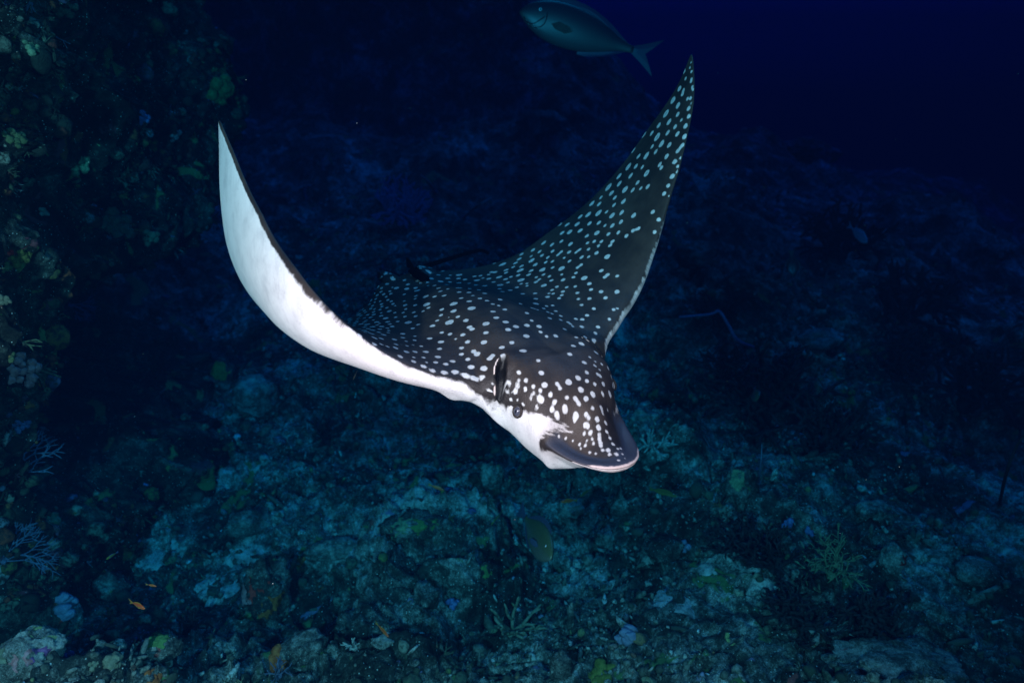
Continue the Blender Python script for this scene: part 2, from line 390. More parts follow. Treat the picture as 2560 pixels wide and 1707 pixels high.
V2 = A([tuple(v) for v in res[0]]); T2 = A([f for f in res[2]]); orig = res[3]
isb = A([any(i < NB for i in o_) for o_ in orig]) if orig and any(orig) else seg_dist(V2, OUT) < 1e-6
x, y = V2[:, 0], V2[:, 1]; ax = np.abs(x)
GX, GY = np.arange(-1.08, 1.09, .0085), np.arange(-.58, .66, .0085)
gg = np.stack(np.meshgrid(GX, GY, indexing='ij'), -1).reshape(-1, 2)
GD = (seg_dist(gg, OUT)*np.where(inside(gg, OUT), 1, -1)).reshape(len(GX), len(GY))
def grid_dist(x, y):
    fx_ = np.clip((x-GX[0])/.0085, 0, len(GX)-1.001); fy_ = np.clip((y-GY[0])/.0085, 0, len(GY)-1.001)
    i, j = fx_.astype(int), fy_.astype(int); a, b = fx_-i, fy_-j
    return np.maximum((GD[i, j]*(1-a)+GD[i+1, j]*a)*(1-b)+(GD[i, j+1]*(1-a)+GD[i+1, j+1]*a)*b, 0)
def ray_heights(x, y, dB=None):
    ax = np.abs(x)
    if dB is None: dB = grid_dist(x, y)
    zt = hermite(y, [-.55, -.5, -.4, -.3, -.1, .1, .25, .33, .38, .42, .455, .485, .52, .56, .60, .63], [.0, .012, .035, .06, .098, .112, .112, .106, .094, .074, .044, .012, -.020, -.034, -.036, -.036])
    zb = hermite(y, [-.55, -.5, -.3, -.1, .1, .25, .33, .40, .45, .475, .50, .56, .63], [0, -.012, -.045, -.072, -.092, -.126, -.148, -.154, -.146, -.130, -.108, -.078, -.050])
    # wing section
    le = np.interp(np.maximum(ax, .15), PS, PLE); te = np.interp(np.maximum(ax, .15), PS, PTE)
    le = np.where(ax < .15, .33, le)
    c = np.clip((le-y)/np.maximum(le-te, .004), 0, 1)
    Tn = hermite(ax, [0, .15, .3, .5, .7, .9, 1.05], [.085, .085, .066, .046, .029, .013, .004])
    fw = 10*(.2969*np.sqrt(c)-.126*c-.3516*c**2+.2843*c**3-.1036*c**4)
    fw = np.maximum(fw, 0)*sstep(.335, .28, np.where(ax < .19, y, 0))
    Tb = hermite(ax, [0, .15, .25, .35, .45, .55, .65, .8, .95, 1.05], [.040, .046, .058, .064, .060, .047, .030, .014, .006, .002])
    camb = np.where(x > 0, hermite(ax, [.2, .35, .47, .56, .64, .74, .88, 1.05], [0, .009, .034, .036, .026, .012, .003, 0]), 0)*4*c*(1-c)*(ax > .2)
    wtop, wbot = .55*Tn*fw-camb, -Tb*fw-camb
    # body dome
    wb = hermite(y, [-.55, -.5, -.3, 0, .15, .3], [.05, .06, .12, .155, .148, .135])
    bell = np.exp(-(ax/wb)**2.6); e = np.sqrt(np.clip(1-(1-np.clip(dB/.045, 0, 1))**2, 0, 1))
    btop = wtop+np.maximum(zt-.045, 0)*bell*e; bbot = wbot+np.minimum(zb+.036, 0)*bell*e
    # head, rounder, and the flat spatulate snout
    hwid = np.interp(y, A(head_half)[::-1, 1], A(head_half)[::-1, 0])
    q = np.clip(ax/np.maximum(hwid, .02), 0, 1); zm = hermite(y, [.2, .3, .36, .42, .45, .5, .63], [.0, .0, -.004, -.022, -.036, -.046, -.042])
    prof = (1-q**2.5)**.62
    el = np.sqrt(np.clip(1-(1-np.clip(dB/.016, 0, 1))**2, 0, 1))
    wr = hermite(y, [.42, .46, .50, .54, .60], [.088, .074, .06, .05, .045])
    htop = zm+(zt-zm)*prof; hbot = zm+(zb-zm)*(1-q**3.0)**.6
    lip = .007*sstep(.04, .006, dB)                                                    # upturned rim of the snout
    ltop = zm+.006*el+lip+(zt-zm)*np.exp(-(ax/wr)**2.2)*sstep(.0, .05, dB)
    lbot = zm-.007*el+lip+(zb-zm+.007)*np.exp(-(ax/(wr*1.25))**2.4)*el
    a1 = sstep(.235, .325, y)*np.where(ax > .19, 0, 1)*sstep(.19, .165, ax); a2 = sstep(.430, .475, y)
    top = btop*(1-a1)+(htop*(1-a2)+ltop*a2)*a1; bot = bbot*(1-a1)+(hbot*(1-a2)+lbot*a2)*a1
    # brow ridge over eye and spiracle
    top = top+.012*np.exp(-(((ax-.118)/.03)**2+((y-.355)/.045)**2))*el
    top = top+.010*np.exp(-(((ax-.112)/.03)**2+((y-.268)/.04)**2))
    # gill region swelling and nasal flap below
    bot = bot-.015*np.exp(-(((ax-.205)/.022)**2+((y-.225)/.022)**2))-.010*np.exp(-(((ax-.17)/.04)**2+((y-.26)/.03)**2))-.007*np.exp(-(((ax-.088)/.018)**2+((y-.443)/.011)**2))
    bot = bot+.009*np.exp(-((y-.462-.1*(.09-ax))/.006)**2)*sstep(.11, .08, ax)
    for k in range(5):
        bot = bot+.0035*np.exp(-(((ax-.10-.006*k)/.03)**2+((y-.19+.032*k)/.0035)**2))
    return top, bot, zm*a1, dB, c
# traced spots of the back: pixel centre and half length, in three frames (origin x, origin y, scale)
SPOTS = (((1050, 800, 3.485), '''110 50 20,255 20 32,430 60 24,455 78 24,575 32 26,748 18 22,840 57 22,932 47 24,1037 55 24,1262 80 22,768 82 22,1050 103 22,930 140 27,1102 143 20,1183 138 24,190 108 20,262 123 22,372 128 23,577 110 24,83 160 22,185 190 26,312 165 14,416 190 25,556 193 28,800 197 23,713 238 25,898 268 30,12 228 16,170 250 22,52 277 22,30 327 17,60 368 12,155 320 22,362 243 22,362 298 21,470 272 24,498 298 27,610 335 26,630 312 26,722 310 24,420 342 21,138 368 18,224 382 21,282 358 22,30 403 22,107 438 23,215 456 25,295 457 22,315 450 20,445 408 25,395 482 28,475 508 24,558 418 28,545 498 22,1305 297 22,1337 225 20,1030 352 17,1433 370 22,1058 460 24,860 458 19,862 523 14,922 525 20,848 573 24,985 578 18,1050 615 18,1085 567 27,780 540 20,735 580 12,765 615 22,830 632 20,918 605 20,707 658 20,790 695 16,850 700 12,900 733 17,607 620 18,638 563 12,990 637 15,972 655 12,960 690 14,1040 678 28,1062 695 26,1137 650 22,1280 675 20,1172 714 24,1013 767 24,1147 777 26,1263 772 28,1193 828 26,1193 553 19,1207 572 11,1220 592 19,1295 540 30,1378 505 27,1453 455 22,1455 530 20,1523 558 22,1597 555 24,1680 570 22,1655 642 27,1590 638 22,1403 605 28,1505 645 30,1445 685 25,1352 683 18,1368 705 18,1386 728 18,1545 470 18,1570 485 18,1668 497 20,1690 497 18,1565 432 14,1525 397 16,1582 383 14,1640 420 18,1528 362 14,1478 322 14,1358 835 28,1350 862 22,1445 822 20,1470 850 22,1545 862 26,1503 767 22,1580 765 24,1592 812 18,1586 790 14,1633 778 14,1440 910 24,1462 928 20,1555 935 25,1618 895 24,1628 972 20,1485 982 24,1560 997 18,1430 990 16,1655 1027 18,1562 1030 18,1570 1065 20,1575 1092 18,1682 1080 20,1722 1120 14,1750 1118 12,1640 1130 20,1590 1132 16,1652 1172 20,1713 1168 20,1765 1165 14,1730 1220 16,1790 1205 10,1530 1160 14,1480 1150 14,1440 1090 14,1390 1080 14,1330 1050 14,1270 1030 14,1210 1015 14,1400 1120 12,1500 1040 14,1510 1075 14,1450 1050 12'''),
((850, 600, 3.36), '''430 262 14,480 268 20,545 278 20,615 290 28,695 310 26,765 323 28,712 290 14,825 293 18,905 322 22,925 296 14,1000 293 26,845 347 26,1050 332 18,995 323 20,1000 360 22,925 353 18,650 343 20,570 372 20,540 337 18,470 317 18,430 310 14,675 360 16,735 355 16,740 382 14,795 382 20,895 375 26,828 404 20,905 411 16,1000 402 30,1090 408 20,1085 440 22,1085 364 16,1140 378 20,1215 385 22,1165 418 22,1000 438 20,843 431 20,635 402 20,650 424 30,560 410 24,475 403 26,440 398 12,395 370 22,340 365 14,540 456 18,720 474 28,637 470 18,633 493 16,795 475 22,877 466 22,1018 488 20,1115 467 14,1215 448 24,1177 490 20,1085 514 22,1345 500 24,1235 510 20,1283 537 18,1335 551 18,955 535 34,1105 573 34,728 541 34,743 569 20,697 598 18,855 584 22,955 597 28,632 547 22,620 607 20,635 640 20,546 548 24,553 580 18,540 512 16,430 515 22,445 537 22,462 553 14,460 610 18,413 598 28,530 610 18,545 643 20,467 648 20,383 657 30,345 637 24,280 672 18,483 684 20,418 706 20,573 692 34,655 710 18,610 742 20,778 720 22,815 677 18,848 632 20,915 650 10,990 643 20,918 692 36,1058 675 24,1285 600 22,1385 583 22,1312 652 24,1225 702 26,1391 689 22,1480 727 22,1412 752 20,1570 716 22,1610 676 20,1672 726 22,1570 613 24,1515 535 20,1535 452 20,1645 493 20,1640 448 18,1745 478 22,1710 574 18,1745 605 18,1780 618 18,1763 657 24,1610 570 16,1635 577 16,1660 586 16,1645 535 28,1785 549 18,1735 555 16,1812 597 18,1855 637 18,1855 672 20,1915 690 18,1935 705 18,1955 724 16,400 740 18,408 760 16,405 778 16,330 700 18,310 715 16,527 787 24,628 807 16,528 820 18,628 842 18,458 835 24,557 850 14,470 875 20,515 878 8,612 880 12,562 888 14,468 905 22,557 938 22,628 937 22,507 978 20,620 985 12,615 1018 20,165 800 20,290 873 20,345 875 16,402 895 16,2080 25 18,2135 12 18,1935 35 22,1860 12 18,1780 40 20,1710 25 22,1620 85 20,1525 120 18,1675 98 18,1785 95 18,1832 122 18,1858 100 18,1925 102 20,1985 102 18,2012 82 18,2088 77 18,2172 48 18,2195 15 18,2270 45 20,2290 12 20,2155 110 22,2030 145 20,2090 140 16,2245 140 28,1505 160 18,1605 138 14,1695 130 18,1745 147 18,1610 172 26,1785 180 16,1730 187 18,1640 207 22,1883 150 14,1927 178 18,1995 230 18,2025 210 18,1860 240 30,1785 233 16,1700 250 28,1605 258 20,1525 220 18,1515 254 28,1455 227 16,1475 193 18,1395 252 20,1365 205 26,2195 257 22,2225 310 20,2248 292 20,2328 303 18,1982 277 18,1962 313 18,2052 320 28,1863 290 14,1758 306 18,1775 340 18,1873 335 22,1710 290 18,1650 313 16,1585 292 20,1495 297 20,1520 337 30,1675 330 16,1645 353 20,1570 365 14,1520 368 16,1712 382 26,1570 385 14,1820 393 18,1903 397 16,1780 420 18,1873 434 20,1755 448 16,1790 452 16,1863 463 18,1840 490 18,1975 390 18,2095 367 22,2110 417 20,1992 445 20,2003 495 18,2095 492 20,2193 434 22,2230 485 20,2328 435 24,2028 545 18,2130 577 20,2075 633 20,1980 662 18,2035 667 20,2030 727 22,2168 730 20,2145 782 20,2060 815 20,2133 842 22,1987 817 16,2030 872 22,2152 945 20,2298 583 16,2332 572 14,2263 664 16,1345 378 28,1410 357 16,1390 330 20,1335 312 24,1395 275 18,1435 310 16,1485 398 18,1430 421 22,1340 410 20,1365 433 20,1290 353 18,1250 325 20,1130 305 16,1180 300 16,1150 338 24,1200 320 14,1270 270 16,1305 270 18,1250 290 14'''),
((1250, 120, 2.0109), '''960 75 6,955 100 8,962 120 9,933 155 11,962 158 9,960 170 9,966 198 9,971 210 9,902 205 15,922 214 12,918 232 12,870 263 18,895 290 16,943 256 10,958 253 10,960 280 6,948 305 12,948 345 12,893 335 13,835 330 18,850 372 15,912 362 9,880 397 12,932 393 13,798 390 13,843 427 13,892 433 13,763 428 12,790 448 19,928 445 14,915 490 12,904 506 9,893 520 12,851 488 14,812 482 17,765 497 11,783 522 12,735 543 17,697 545 12,837 546 14,878 572 14,908 553 8,893 595 8,892 622 8,803 586 12,810 602 12,865 646 14,645 598 16,683 596 13,715 600 11,657 643 13,737 630 18,598 645 14,600 682 14,692 677 12,743 697 13,708 706 11,667 715 12,628 712 18,844 693 11,873 693 5,825 733 12,855 747 7,850 775 6,545 700 18,560 730 14,577 753 12,507 752 10,620 772 14,498 785 12,573 790 11,462 782 14,612 827 14,563 843 17,535 825 10,495 830 18,443 838 16,403 848 12,388 886 14,450 882 13,497 879 13,527 893 10,565 893 14,608 875 13,672 842 15,768 825 13,797 864 12,668 919 11,682 913 9,696 907 11,778 926 11,635 945 13,595 928 12,545 936 12,487 930 16,437 945 12,402 918 14,350 925 15,312 930 12,338 888 12'''))
def spot_field():
    """signed distance (m) to the nearest pale spot, in unrolled back coordinates; hidden parts of the back get spots of the same density"""
    wp = ray_pose(np.c_[x, y, top]); bv = BVHTree.FromPolygons([tuple(p) for p in wp], [tuple(t) for t in T2]); cs = []
    for (ox, oy, sc_), txt in SPOTS:
        for it in txt.split(','):
            a, b, r = map(float, it.split()); d_ = cam2w(px_dir(ox+a/sc_, oy+b/sc_))[0]-CAM; ln = np.linalg.norm(d_)
            hit, nn, fi, dist = bv.ray_cast(Vector(CAM), Vector(d_/ln))
            if hit is None: continue
            t = T2[fi]; w_ = A([[*wp[k]] for k in t]); Mx = np.c_[w_.T]; bc = np.linalg.lstsq(np.r_[Mx, [[1, 1, 1]]], np.r_[A(hit), 1.0], rcond=None)[0]
            cs.append((bc@u[t], bc@v[t], r/sc_/FPX*(dist/ln)*1.0))
    cs = A(cs); rn = np.random.default_rng(5)
    for k in rn.permutation(len(x))[:9000]:
        if dark_t[k] < .015 or bare[k] > .3: continue
        dmin = np.hypot(cs[:, 0]-u[k], cs[:, 1]-v[k]).min()
        if dmin < .027: continue
        pw = wp[k]; rel = pw-CAM; ln = np.linalg.norm(rel); hh = bv.ray_cast(Vector(CAM), Vector(rel/ln))
        dz = rel@FWD; qx, qy = 1280+FPX*(rel@RIGHT)/dz, 853.5+FPX*(rel@DOWN)/dz
        seen = hh[0] is not None and hh[3] > ln-.02
        if seen and not (850 < qx < 985 and 680 < qy < 850): continue
        if ax[k] > .5 and dark_t[k] < .05: continue
        cs = np.r_[cs, [[u[k], v[k], rn.uniform(.006, .0095)]]]
    out = np.full(len(x), .05)
    for cu, cv, r in cs:
        m = (np.abs(u-cu) < .05+r) & (np.abs(v-cv) < .05+r)
        dd = np.hypot(u[m]-cu, v[m]-cv)-r; o_ = out[m]
        hh = np.clip(.5+.5*(o_-dd)/.005, 0, 1); out[m] = o_*(1-hh)+dd*hh-.005*hh*(1-hh)
    return out
def fin_spots(vt):
    rn = np.random.default_rng(8); out = np.full(len(vt), .05)
    for k in range(7):
        c = A([rn.uniform(.06, .12), rn.uniform(-.61, -.51)]); out = np.minimum(out, np.hypot(np.abs(vt[:, 0])-c[0], vt[:, 1]-c[1])-.008)
    return np.where(vt[:, 2] > -.0005, out, .05)
top, bot, zmid, dB, cf = ray_heights(x, y, seg_dist(V2, OUT))
# spiracle slit behind each eye
SPX, SPY = .137, .292
s1 = (ax-SPX)*.617+(y-SPY)*.787; s2 = -(ax-SPX)*.787+(y-SPY)*.617
se = np.sqrt((s1/.037)**2+((s2-.10*s1**2/.043)/.0115)**2)
top0 = top.copy()
top = top-.030*sstep(1.0, .55, se)*np.where(y > .2, 1, 0)
zB = np.where(isb, .5*(top+bot), 0)
top = np.where(isb, zB, np.maximum(top, bot+.0006)); bot = np.where(isb, zB, bot)
# unrolled pattern coordinates (arc length over the back) so that spots stay round on steep flanks
n = 28; u = np.zeros(len(x)); prev = None
for k in range(n+1):
    tk = ray_heights(x*k/n, y)[0] if k % 2 == 0 else None
    if tk is None: continue
    if prev is not None: u += np.sqrt((ax*2/n)**2+(tk-prev)**2)
    prev = tk
u *= np.sign(x)
yc = np.linspace(-.6, .65, 500); zc = ray_heights(np.zeros(500), yc)[0]; vv = np.r_[0, np.cumsum(np.hypot(np.diff(yc), np.diff(zc)))]
v = np.interp(y, yc, vv)
# pigment fields: >0 dark back, <0 white belly
dLE = np.where((ax > .17), np.clip(cf, 0, 1)*(np.interp(ax, PS, PLE)-np.interp(ax, PS, PTE)), 1.0)
shift = np.where(x < 0, np.interp(ax, [.15, .3, .5, .62, .75, 1.0], [.003, -.001, -.001, -.003, -.010, -.018]), np.interp(ax, [.15, .3, .42, .5, .6, .75, 1.0], [.005, .001, .000, -.003, -.008, -.012, -.017]))
nearLE = np.where(y > np.interp(ax, PS, PLE)-.12-.0*ax, 1, 0)
dark_t = np.where(ax > .17, dLE-shift, .05); dark_b = np.where(ax > .17, -shift-dLE, -.05)
dark_b = np.where(ax > .17, dark_b, -.05)
yhead = np.interp(ax, [.0, .018, .05, .072, .092, .112, .124, .135, .145, .149, .153], [.52, .504, .487, .465, .448, .43, .407, .385, .357, .324, .30])
yhead = yhead+.013*(x < 0)*sstep(.04, .07, ax)
ylobe = np.interp(ax, [.0, .050, .060, .074, .095, .12, .131, .14], [.48, .474, .477, .467, .456, .449, .445, .44])
hd = np.where(y < .36, dB+.006, np.maximum((yhead-y)*.85, (y-ylobe)*.85))
hd_b = np.where((y > .40) & (y < .53), np.minimum(.006-dB, y-.437), -.05)
hw_ = sstep(.245, .275, y)*sstep(.215, .180, ax)
dark_t = dark_t*(1-hw_)+hd*hw_
dark_b = np.where(y > .40, np.maximum(hd_b, -.05), dark_b)
fs = sstep(.265, .285, y)*sstep(.350, .330, y)*(ax > .12)*(ax < .19)
dark_b = dark_b*(1-fs)+fs*(.003-dB)
rimw = np.where(y > .44, np.clip(.0065-dB, -.02, .009)-.012*sstep(.575, .535, y), -.05)
lobe_t = np.where(y > .455, sstep(.030, .042, .07-dB+.012*(x < 0)), 0)*sstep(.44, .47, y)    # smooth band round the snout, no spots
bare = np.zeros(len(x))
bare = np.maximum(bare, .75*np.exp(-((ax/.085)**4+((y-.235)/.085)**4)))
bare = np.maximum(bare, .8*sstep(.075, .045, dLE)*sstep(.25, .36, ax)*sstep(.74, .6, ax))
bare = np.maximum(bare, lobe_t)
bare = np.maximum(bare, sstep(1.25, 1.05, se)*(y > .2))
slit = sstep(1.02, .80, se)*(y > .2)
lip_ = np.exp(-((se-1.16)/.16)**2)*sstep(.000, -.004, s2)*(y > .2)*sstep(.032, .022, np.abs(s1))
fold = v*0+np.interp(ax, [0, .3, 1.05], [0, 0, 0])
spot_sd = spot_field()
ib = np.where(isb)[0]; nt_ = len(V2)
bidx = np.full(nt_, -1); keep = ~isb; bidx[keep] = nt_+np.arange(keep.sum()); bidx[isb] = ib
Vt = np.c_[x, y, top]; Vb = np.c_[x, y, bot][keep]
allV = np.r_[Vt, Vb]
a_, b_, c_ = V2[T2[:, 0]], V2[T2[:, 1]], V2[T2[:, 2]]
ccw = ((b_[:, 0]-a_[:, 0])*(c_[:, 1]-a_[:, 1])-(b_[:, 1]-a_[:, 1])*(c_[:, 0]-a_[:, 0])) > 0
T2 = np.where(ccw[:, None], T2, T2[:, ::-1])
FT = np.r_[T2, bidx[T2[:, ::-1]]]
def both(t_, b_): return np.r_[np.where(isb, .5*(t_+b_), t_), b_[keep]]
att = dict(spot=both(spot_sd, 0*spot_sd+.05), dark=both(dark_t, dark_b), bare=both(bare, bare), slit=both(slit, 0*slit), lip=both(lip_, 0*lip_), rim=both(rimw, rimw*0-.003),
           snout=both(sstep(.425, .447, y)*sstep(.03, .045, ax), .6*sstep(.435, .455, y)*sstep(.02, .005, dB)), band=both(lobe_t, 0*lobe_t), pat=np.stack([both(u, u), both(v, v), 0*allV[:, 0]], 1))
def rayskin():
    g = NG('spotted_ray_skin', 0.5, 0.22); pat = g.attr('pat', True)
    w1 = g.noise(75, 2, 0.5, pat)
    sdv = g.math('ADD', g.attr('spot'), g.math('MULTIPLY_ADD', w1, 0.0064, -0.0032))
    spots = g.mrange(sdv, -0.0020, 0.0016, 1, 0)
    cn = g.noise(7, 4, 0.6, pat); fine = g.noise(240, 2, 0.6, pat)
    back = g.mix(g.mrange(cn, 0.35, 0.7), (0.019, 0.0165, 0.0155), (0.046, 0.037, 0.031))
    back = g.mix(g.attr('band'), back, (0.030, 0.036, 0.052))
    inner = g.math('MULTIPLY', g.mrange(sdv, -0.0085, -0.0050, 1, 0), g.mrange(g.noise(55, 1, 0.5, pat), 0.46, 0.56))
    back = g.mix(spots, back, g.mix(g.math('MULTIPLY', inner, 0.6), g.mix(g.noise(30, 3, 0.6, pat), (0.34, 0.36, 0.37), (0.66, 0.68, 0.68)), (0.16, 0.16, 0.16)))
    bl = g.noise(18, 5, 0.7, pat); belly = g.mix(g.mrange(bl, 0.42, 0.75), (0.66, 0.655, 0.65), (0.50, 0.50, 0.505))
    lm = g.n('ShaderNodeMapping'); lm.inputs['Scale'].default_value = (14, 150, 1); g.l(pat, lm.inputs[0]); ln_ = g.noise(1.0, 3, 0.6, lm.outputs[0])
    belly = g.mix(g.math('MULTIPLY', g.mrange(ln_, 0.5, 0.72), 0.22), belly, (0.36, 0.36, 0.37))
    fr = g.voro(150, pat, '2D'); fsp = g.n('ShaderNodeSeparateColor'); g.l(fr.outputs['Color'], fsp.inputs[0])
    freck = g.math('MULTIPLY', g.mrange(fr.outputs['Distance'], 0.1, 0.22, 1, 0), g.math('GREATER_THAN', fsp.outputs[0], 0.94))
    belly = g.mix(g.math('MULTIPLY', freck, 0.45), belly, (0.2, 0.18, 0.17))
    belly = g.mix(g.math('MULTIPLY', g.attr('snout'), g.math('MULTIPLY_ADD', g.noise(130, 4, 0.7, pat), 0.9, 0.0)), belly, (0.20, 0.19, 0.19))
    edge = g.noise(70, 4, 0.75, pat); e2 = g.noise(26, 2, 0.5, pat)
    dk = g.math('ADD', g.attr('dark'), g.math('ADD', g.math('MULTIPLY_ADD', edge, 0.010, -0.005), g.math('MULTIPLY_ADD', e2, 0.008, -0.004)))
    sv = g.n('ShaderNodeMapping', vector_type='TEXTURE'); sv.inputs['Scale'].default_value = (1/28, 1/190, 1); sv.inputs['Rotation'].default_value = (0, 0, 2.46); g.l(pat, sv.inputs[0])
    streak = g.noise(1.0, 2, 0.5, sv.outputs[0])
    dk = g.math('ADD', dk, g.math('MULTIPLY', g.attr('snout'), g.math('MULTIPLY_ADD', streak, 0.022, -0.009)))
    c = g.mix(g.mrange(dk, -0.0018, 0.0040), belly, back)
    c = g.mix(g.mrange(g.math('ADD', g.attr('rim'), g.math('MULTIPLY_ADD', edge, 0.006, -0.003)), 0.0, 0.004), c, (0.48, 0.43, 0.41))
    c = g.mix(g.mrange(g.attr('lip'), 0.45, 0.7), c, (0.66, 0.56, 0.52))
    c = g.mix(g.attr('slit'), c, (0.004, 0.004, 0.004))
    g.color(c)
    g.bump(g.math('ADD', fine, g.math('MULTIPLY', cn, 2.0)), 0.30, 0.004)
    return g.m
M['ray'] = rayskin()
root_p = ray_pose(A([[0.0, 0.0, -0.09]]))[0]
ray = thing('eagle_ray', root_p, 'huge spotted eagle ray gliding with raised wings, white belly and dark back', 'ray')
body = obj('body', ray_pose(allV), FT, M['ray'], ray, attrs=att)
# eyes
def basis_at(x0, y0, up=(0, 0, 1)):
    o0 = ray_pose(A([[x0, y0, .0], [x0+.01*np.sign(x0), y0, .0], [x0, y0+.01, .0], [x0, y0, .01]]))
    return o0[0], *[(o0[k]-o0[0])/.01 for k in (1, 2, 3)]
def uvsphere(c, ax3, nu=20, nv=12, fn=None):
    vs_, fs_ = [], []
    for i in range(nv+1):
        for j in range(nu):
            t = math.pi*i/nv; p = 2*math.pi*j/nu
            d_ = A([math.cos(t), math.sin(t)*math.cos(p), math.sin(t)*math.sin(p)])
            vs_.append(A(c)+ax3[0]*d_[0]+ax3[1]*d_[1]+ax3[2]*d_[2])
    for i in range(nv):
        for j in range(nu):
            fs_.append((i*nu+j, i*nu+(j+1) % nu, (i+1)*nu+(j+1) % nu, (i+1)*nu+j))
    return vs_, fs_
def torus(c, n_, a1, a2, R1, R2, r, nu=28, nv=8):
    vs_, fs_ = [], []
    for i in range(nu):
        t = 2*math.pi*i/nu; ctr = A(c)+a1*R1*math.cos(t)+a2*R2*math.sin(t); e_ = a1*math.cos(t)+a2*math.sin(t)
        for j in range(nv):
            p = 2*math.pi*j/nv; vs_.append(ctr+e_*r*math.cos(p)+n_*r*math.sin(p))
    for i in range(nu):
        for j in range(nv):
            fs_.append((i*nv+j, ((i+1) % nu)*nv+j, ((i+1) % nu)*nv+(j+1) % nv, i*nv+(j+1) % nv))
    return vs_, fs_
g = NG('eye_white', 0.25, 0.5); g.color((0.30, 0.30, 0.33)); M['sclera'] = g.m
g = NG('eye_iris', 0.2, 0.5); g.color((0.055, 0.06, 0.085)); M['iris'] = g.m
g = NG('eye_pupil', 0.1, 0.5); g.color((0.004, 0.004, 0.006)); M['pupil'] = g.m
M['lid'] = mottled('eyelid_skin', (0.02, 0.018, 0.017), (0.05, 0.04, 0.035), 90)
EYX, EYY, EYZ = .1405, .362, .004
for sg in (1, -1):
    o0, ex, ey, ez = basis_at(sg*EYX, EYY); out_ = ex*.93+ez*.24+ey*.15; out_ /= np.linalg.norm(out_)
    upv = ez-out_*(ez@out_); upv /= np.linalg.norm(upv); fw_ = np.cross(out_, upv)
    c0 = o0+ez*EYZ
    e = obj('eye', *uvsphere(c0, (out_*.0125, upv*.0155, fw_*.0125)), M['sclera'], ray)
    obj('iris', *uvsphere(c0+out_*.0075, (out_*.0062, upv*.0118, fw_*.0096)), M['iris'], e)
    obj('pupil', *uvsphere(c0+out_*.0118, (out_*.0024, upv*.0066, fw_*.0030), 14, 8), M['pupil'], e)
    obj('eyelid', *torus(c0+out_*.0065, out_, upv, fw_, .0148, .0124, .0030), M['lid'], ray)
# tail, dorsal and pelvic fins
def tube(pts_, rad, ns=7, cap=True):
    pts_ = A(pts_, float); n_ = len(pts_); vs_, fs_ = [], []
    tn = np.gradient(pts_, axis=0); tn /= np.linalg.norm(tn, axis=1)[:, None]+1e-12
    a = np.cross(tn[0], [0.3, 0.2, 1.0]); a /= np.linalg.norm(a)
    for i in range(n_):
        a = a-tn[i]*(a@tn[i]); a /= np.linalg.norm(a)+1e-12; b = np.cross(tn[i], a)
        for j in range(ns):
            t = 2*math.pi*j/ns; vs_.append(pts_[i]+(a*math.cos(t)+b*math.sin(t))*rad[i])
    for i in range(n_-1):
        for j in range(ns):
            fs_.append((i*ns+j, i*ns+(j+1) % ns, (i+1)*ns+(j+1) % ns, (i+1)*ns+j))
    if cap: fs_ += [tuple(range(ns))[::-1], tuple(range((n_-1)*ns, n_*ns))]
    return vs_, fs_
def smooth_path(p, n_):
    p = A(p, float); t = np.linspace(0, 1, len(p)); q = np.linspace(0, 1, n_)
    return np.stack([hermite(q, t, p[:, k]) for k in range(p.shape[1])], 1)
tb = ray_pose(A([[0, -.40, .02], [0, -.47, .012]]))
tp = [tb[0], tb[1]]+[at(px, py, d_) for px, py, d_ in ((1030, 679, 2.42), (1075, 662, 2.52), (1122, 647, 2.64), (1172, 632, 2.78), (1203, 626, 2.88), (1221, 633, 2.95))]
tp = smooth_path(tp, 40)
obj('tail', *tube(tp, np.interp(np.linspace(0, 1, 40), [0, .2, .35, 1], [.016, .014, .0095, .006]), 8), M['tail'], ray)
def fin_mesh(out2d, th):
    """closed lens shaped fin from an outline (n,3) in flat ray coordinates with thickness along z or x"""
    o_ = A(out2d, float); n_ = len(o_); c = o_.mean(0); return o_, c
for sg in (1, -1):
    ol = A([(.045, -.485), (.105, -.50), (.125, -.535), (.118, -.585), (.098, -.625), (.078, -.62), (.062, -.575), (.048, -.53)])
    ol = resample(np.r_[ol, ol[:1]], .008)[:-1]; c2 = ol.mean(0); L = []
    vt = [(sg*p[0], p[1], .0) for p in ol]; m_ = len(ol)
    for f_ in (.66, .33):
        for z_ in (1, -1): vt += [(sg*(c2[0]+(p[0]-c2[0])*f_), c2[1]+(p[1]-c2[1])*f_, z_*.008*(1-f_*.6)) for p in ol]
    fs_ = []
    for a0, b0, flip in ((0, m_, 0), (0, 2*m_, 1), (m_, 3*m_, 0), (2*m_, 4*m_, 1)):
        for j in range(m_):
            q = (a0+j, a0+(j+1) % m_, b0+(j+1) % m_, b0+j); fs_.append(q[::-1] if flip else q)
    fs_ += [tuple(range(3*m_, 4*m_)), tuple(range(4*m_, 5*m_))[::-1]]
    vt = A(vt); 
    at_ = dict(spot=fin_spots(vt), dark=np.where(vt[:, 2] >= 0, .02, -.02), bare=0*vt[:, 0], slit=0*vt[:, 0], lip=0*vt[:, 0], rim=0*vt[:, 0]-.02, band=0*vt[:, 0], snout=0*vt[:, 0], pat=np.c_[vt[:, :2]+[0, .3], 0*vt[:, 0]])
    obj('pelvic_fin', ray_pose(vt), fs_, M['ray'], ray, attrs=at_)
df = A([(-.47, .02), (-.50, .036), (-.530, .046), (-.548, .043), (-.544, .028), (-.54, .01)])
vt = []
for sx in (-1, 0, 1):
    sc_ = .75 if sx else 1.0; c2 = df.mean(0)
    vt += [(sx*.005, c2[0]+(p[0]-c2[0])*sc_, c2[1]+(p[1]-c2[1])*sc_) for p in df]
m_ = len(df); fs_ = [tuple(range(m_)), tuple(range(2*m_, 3*m_))[::-1]]
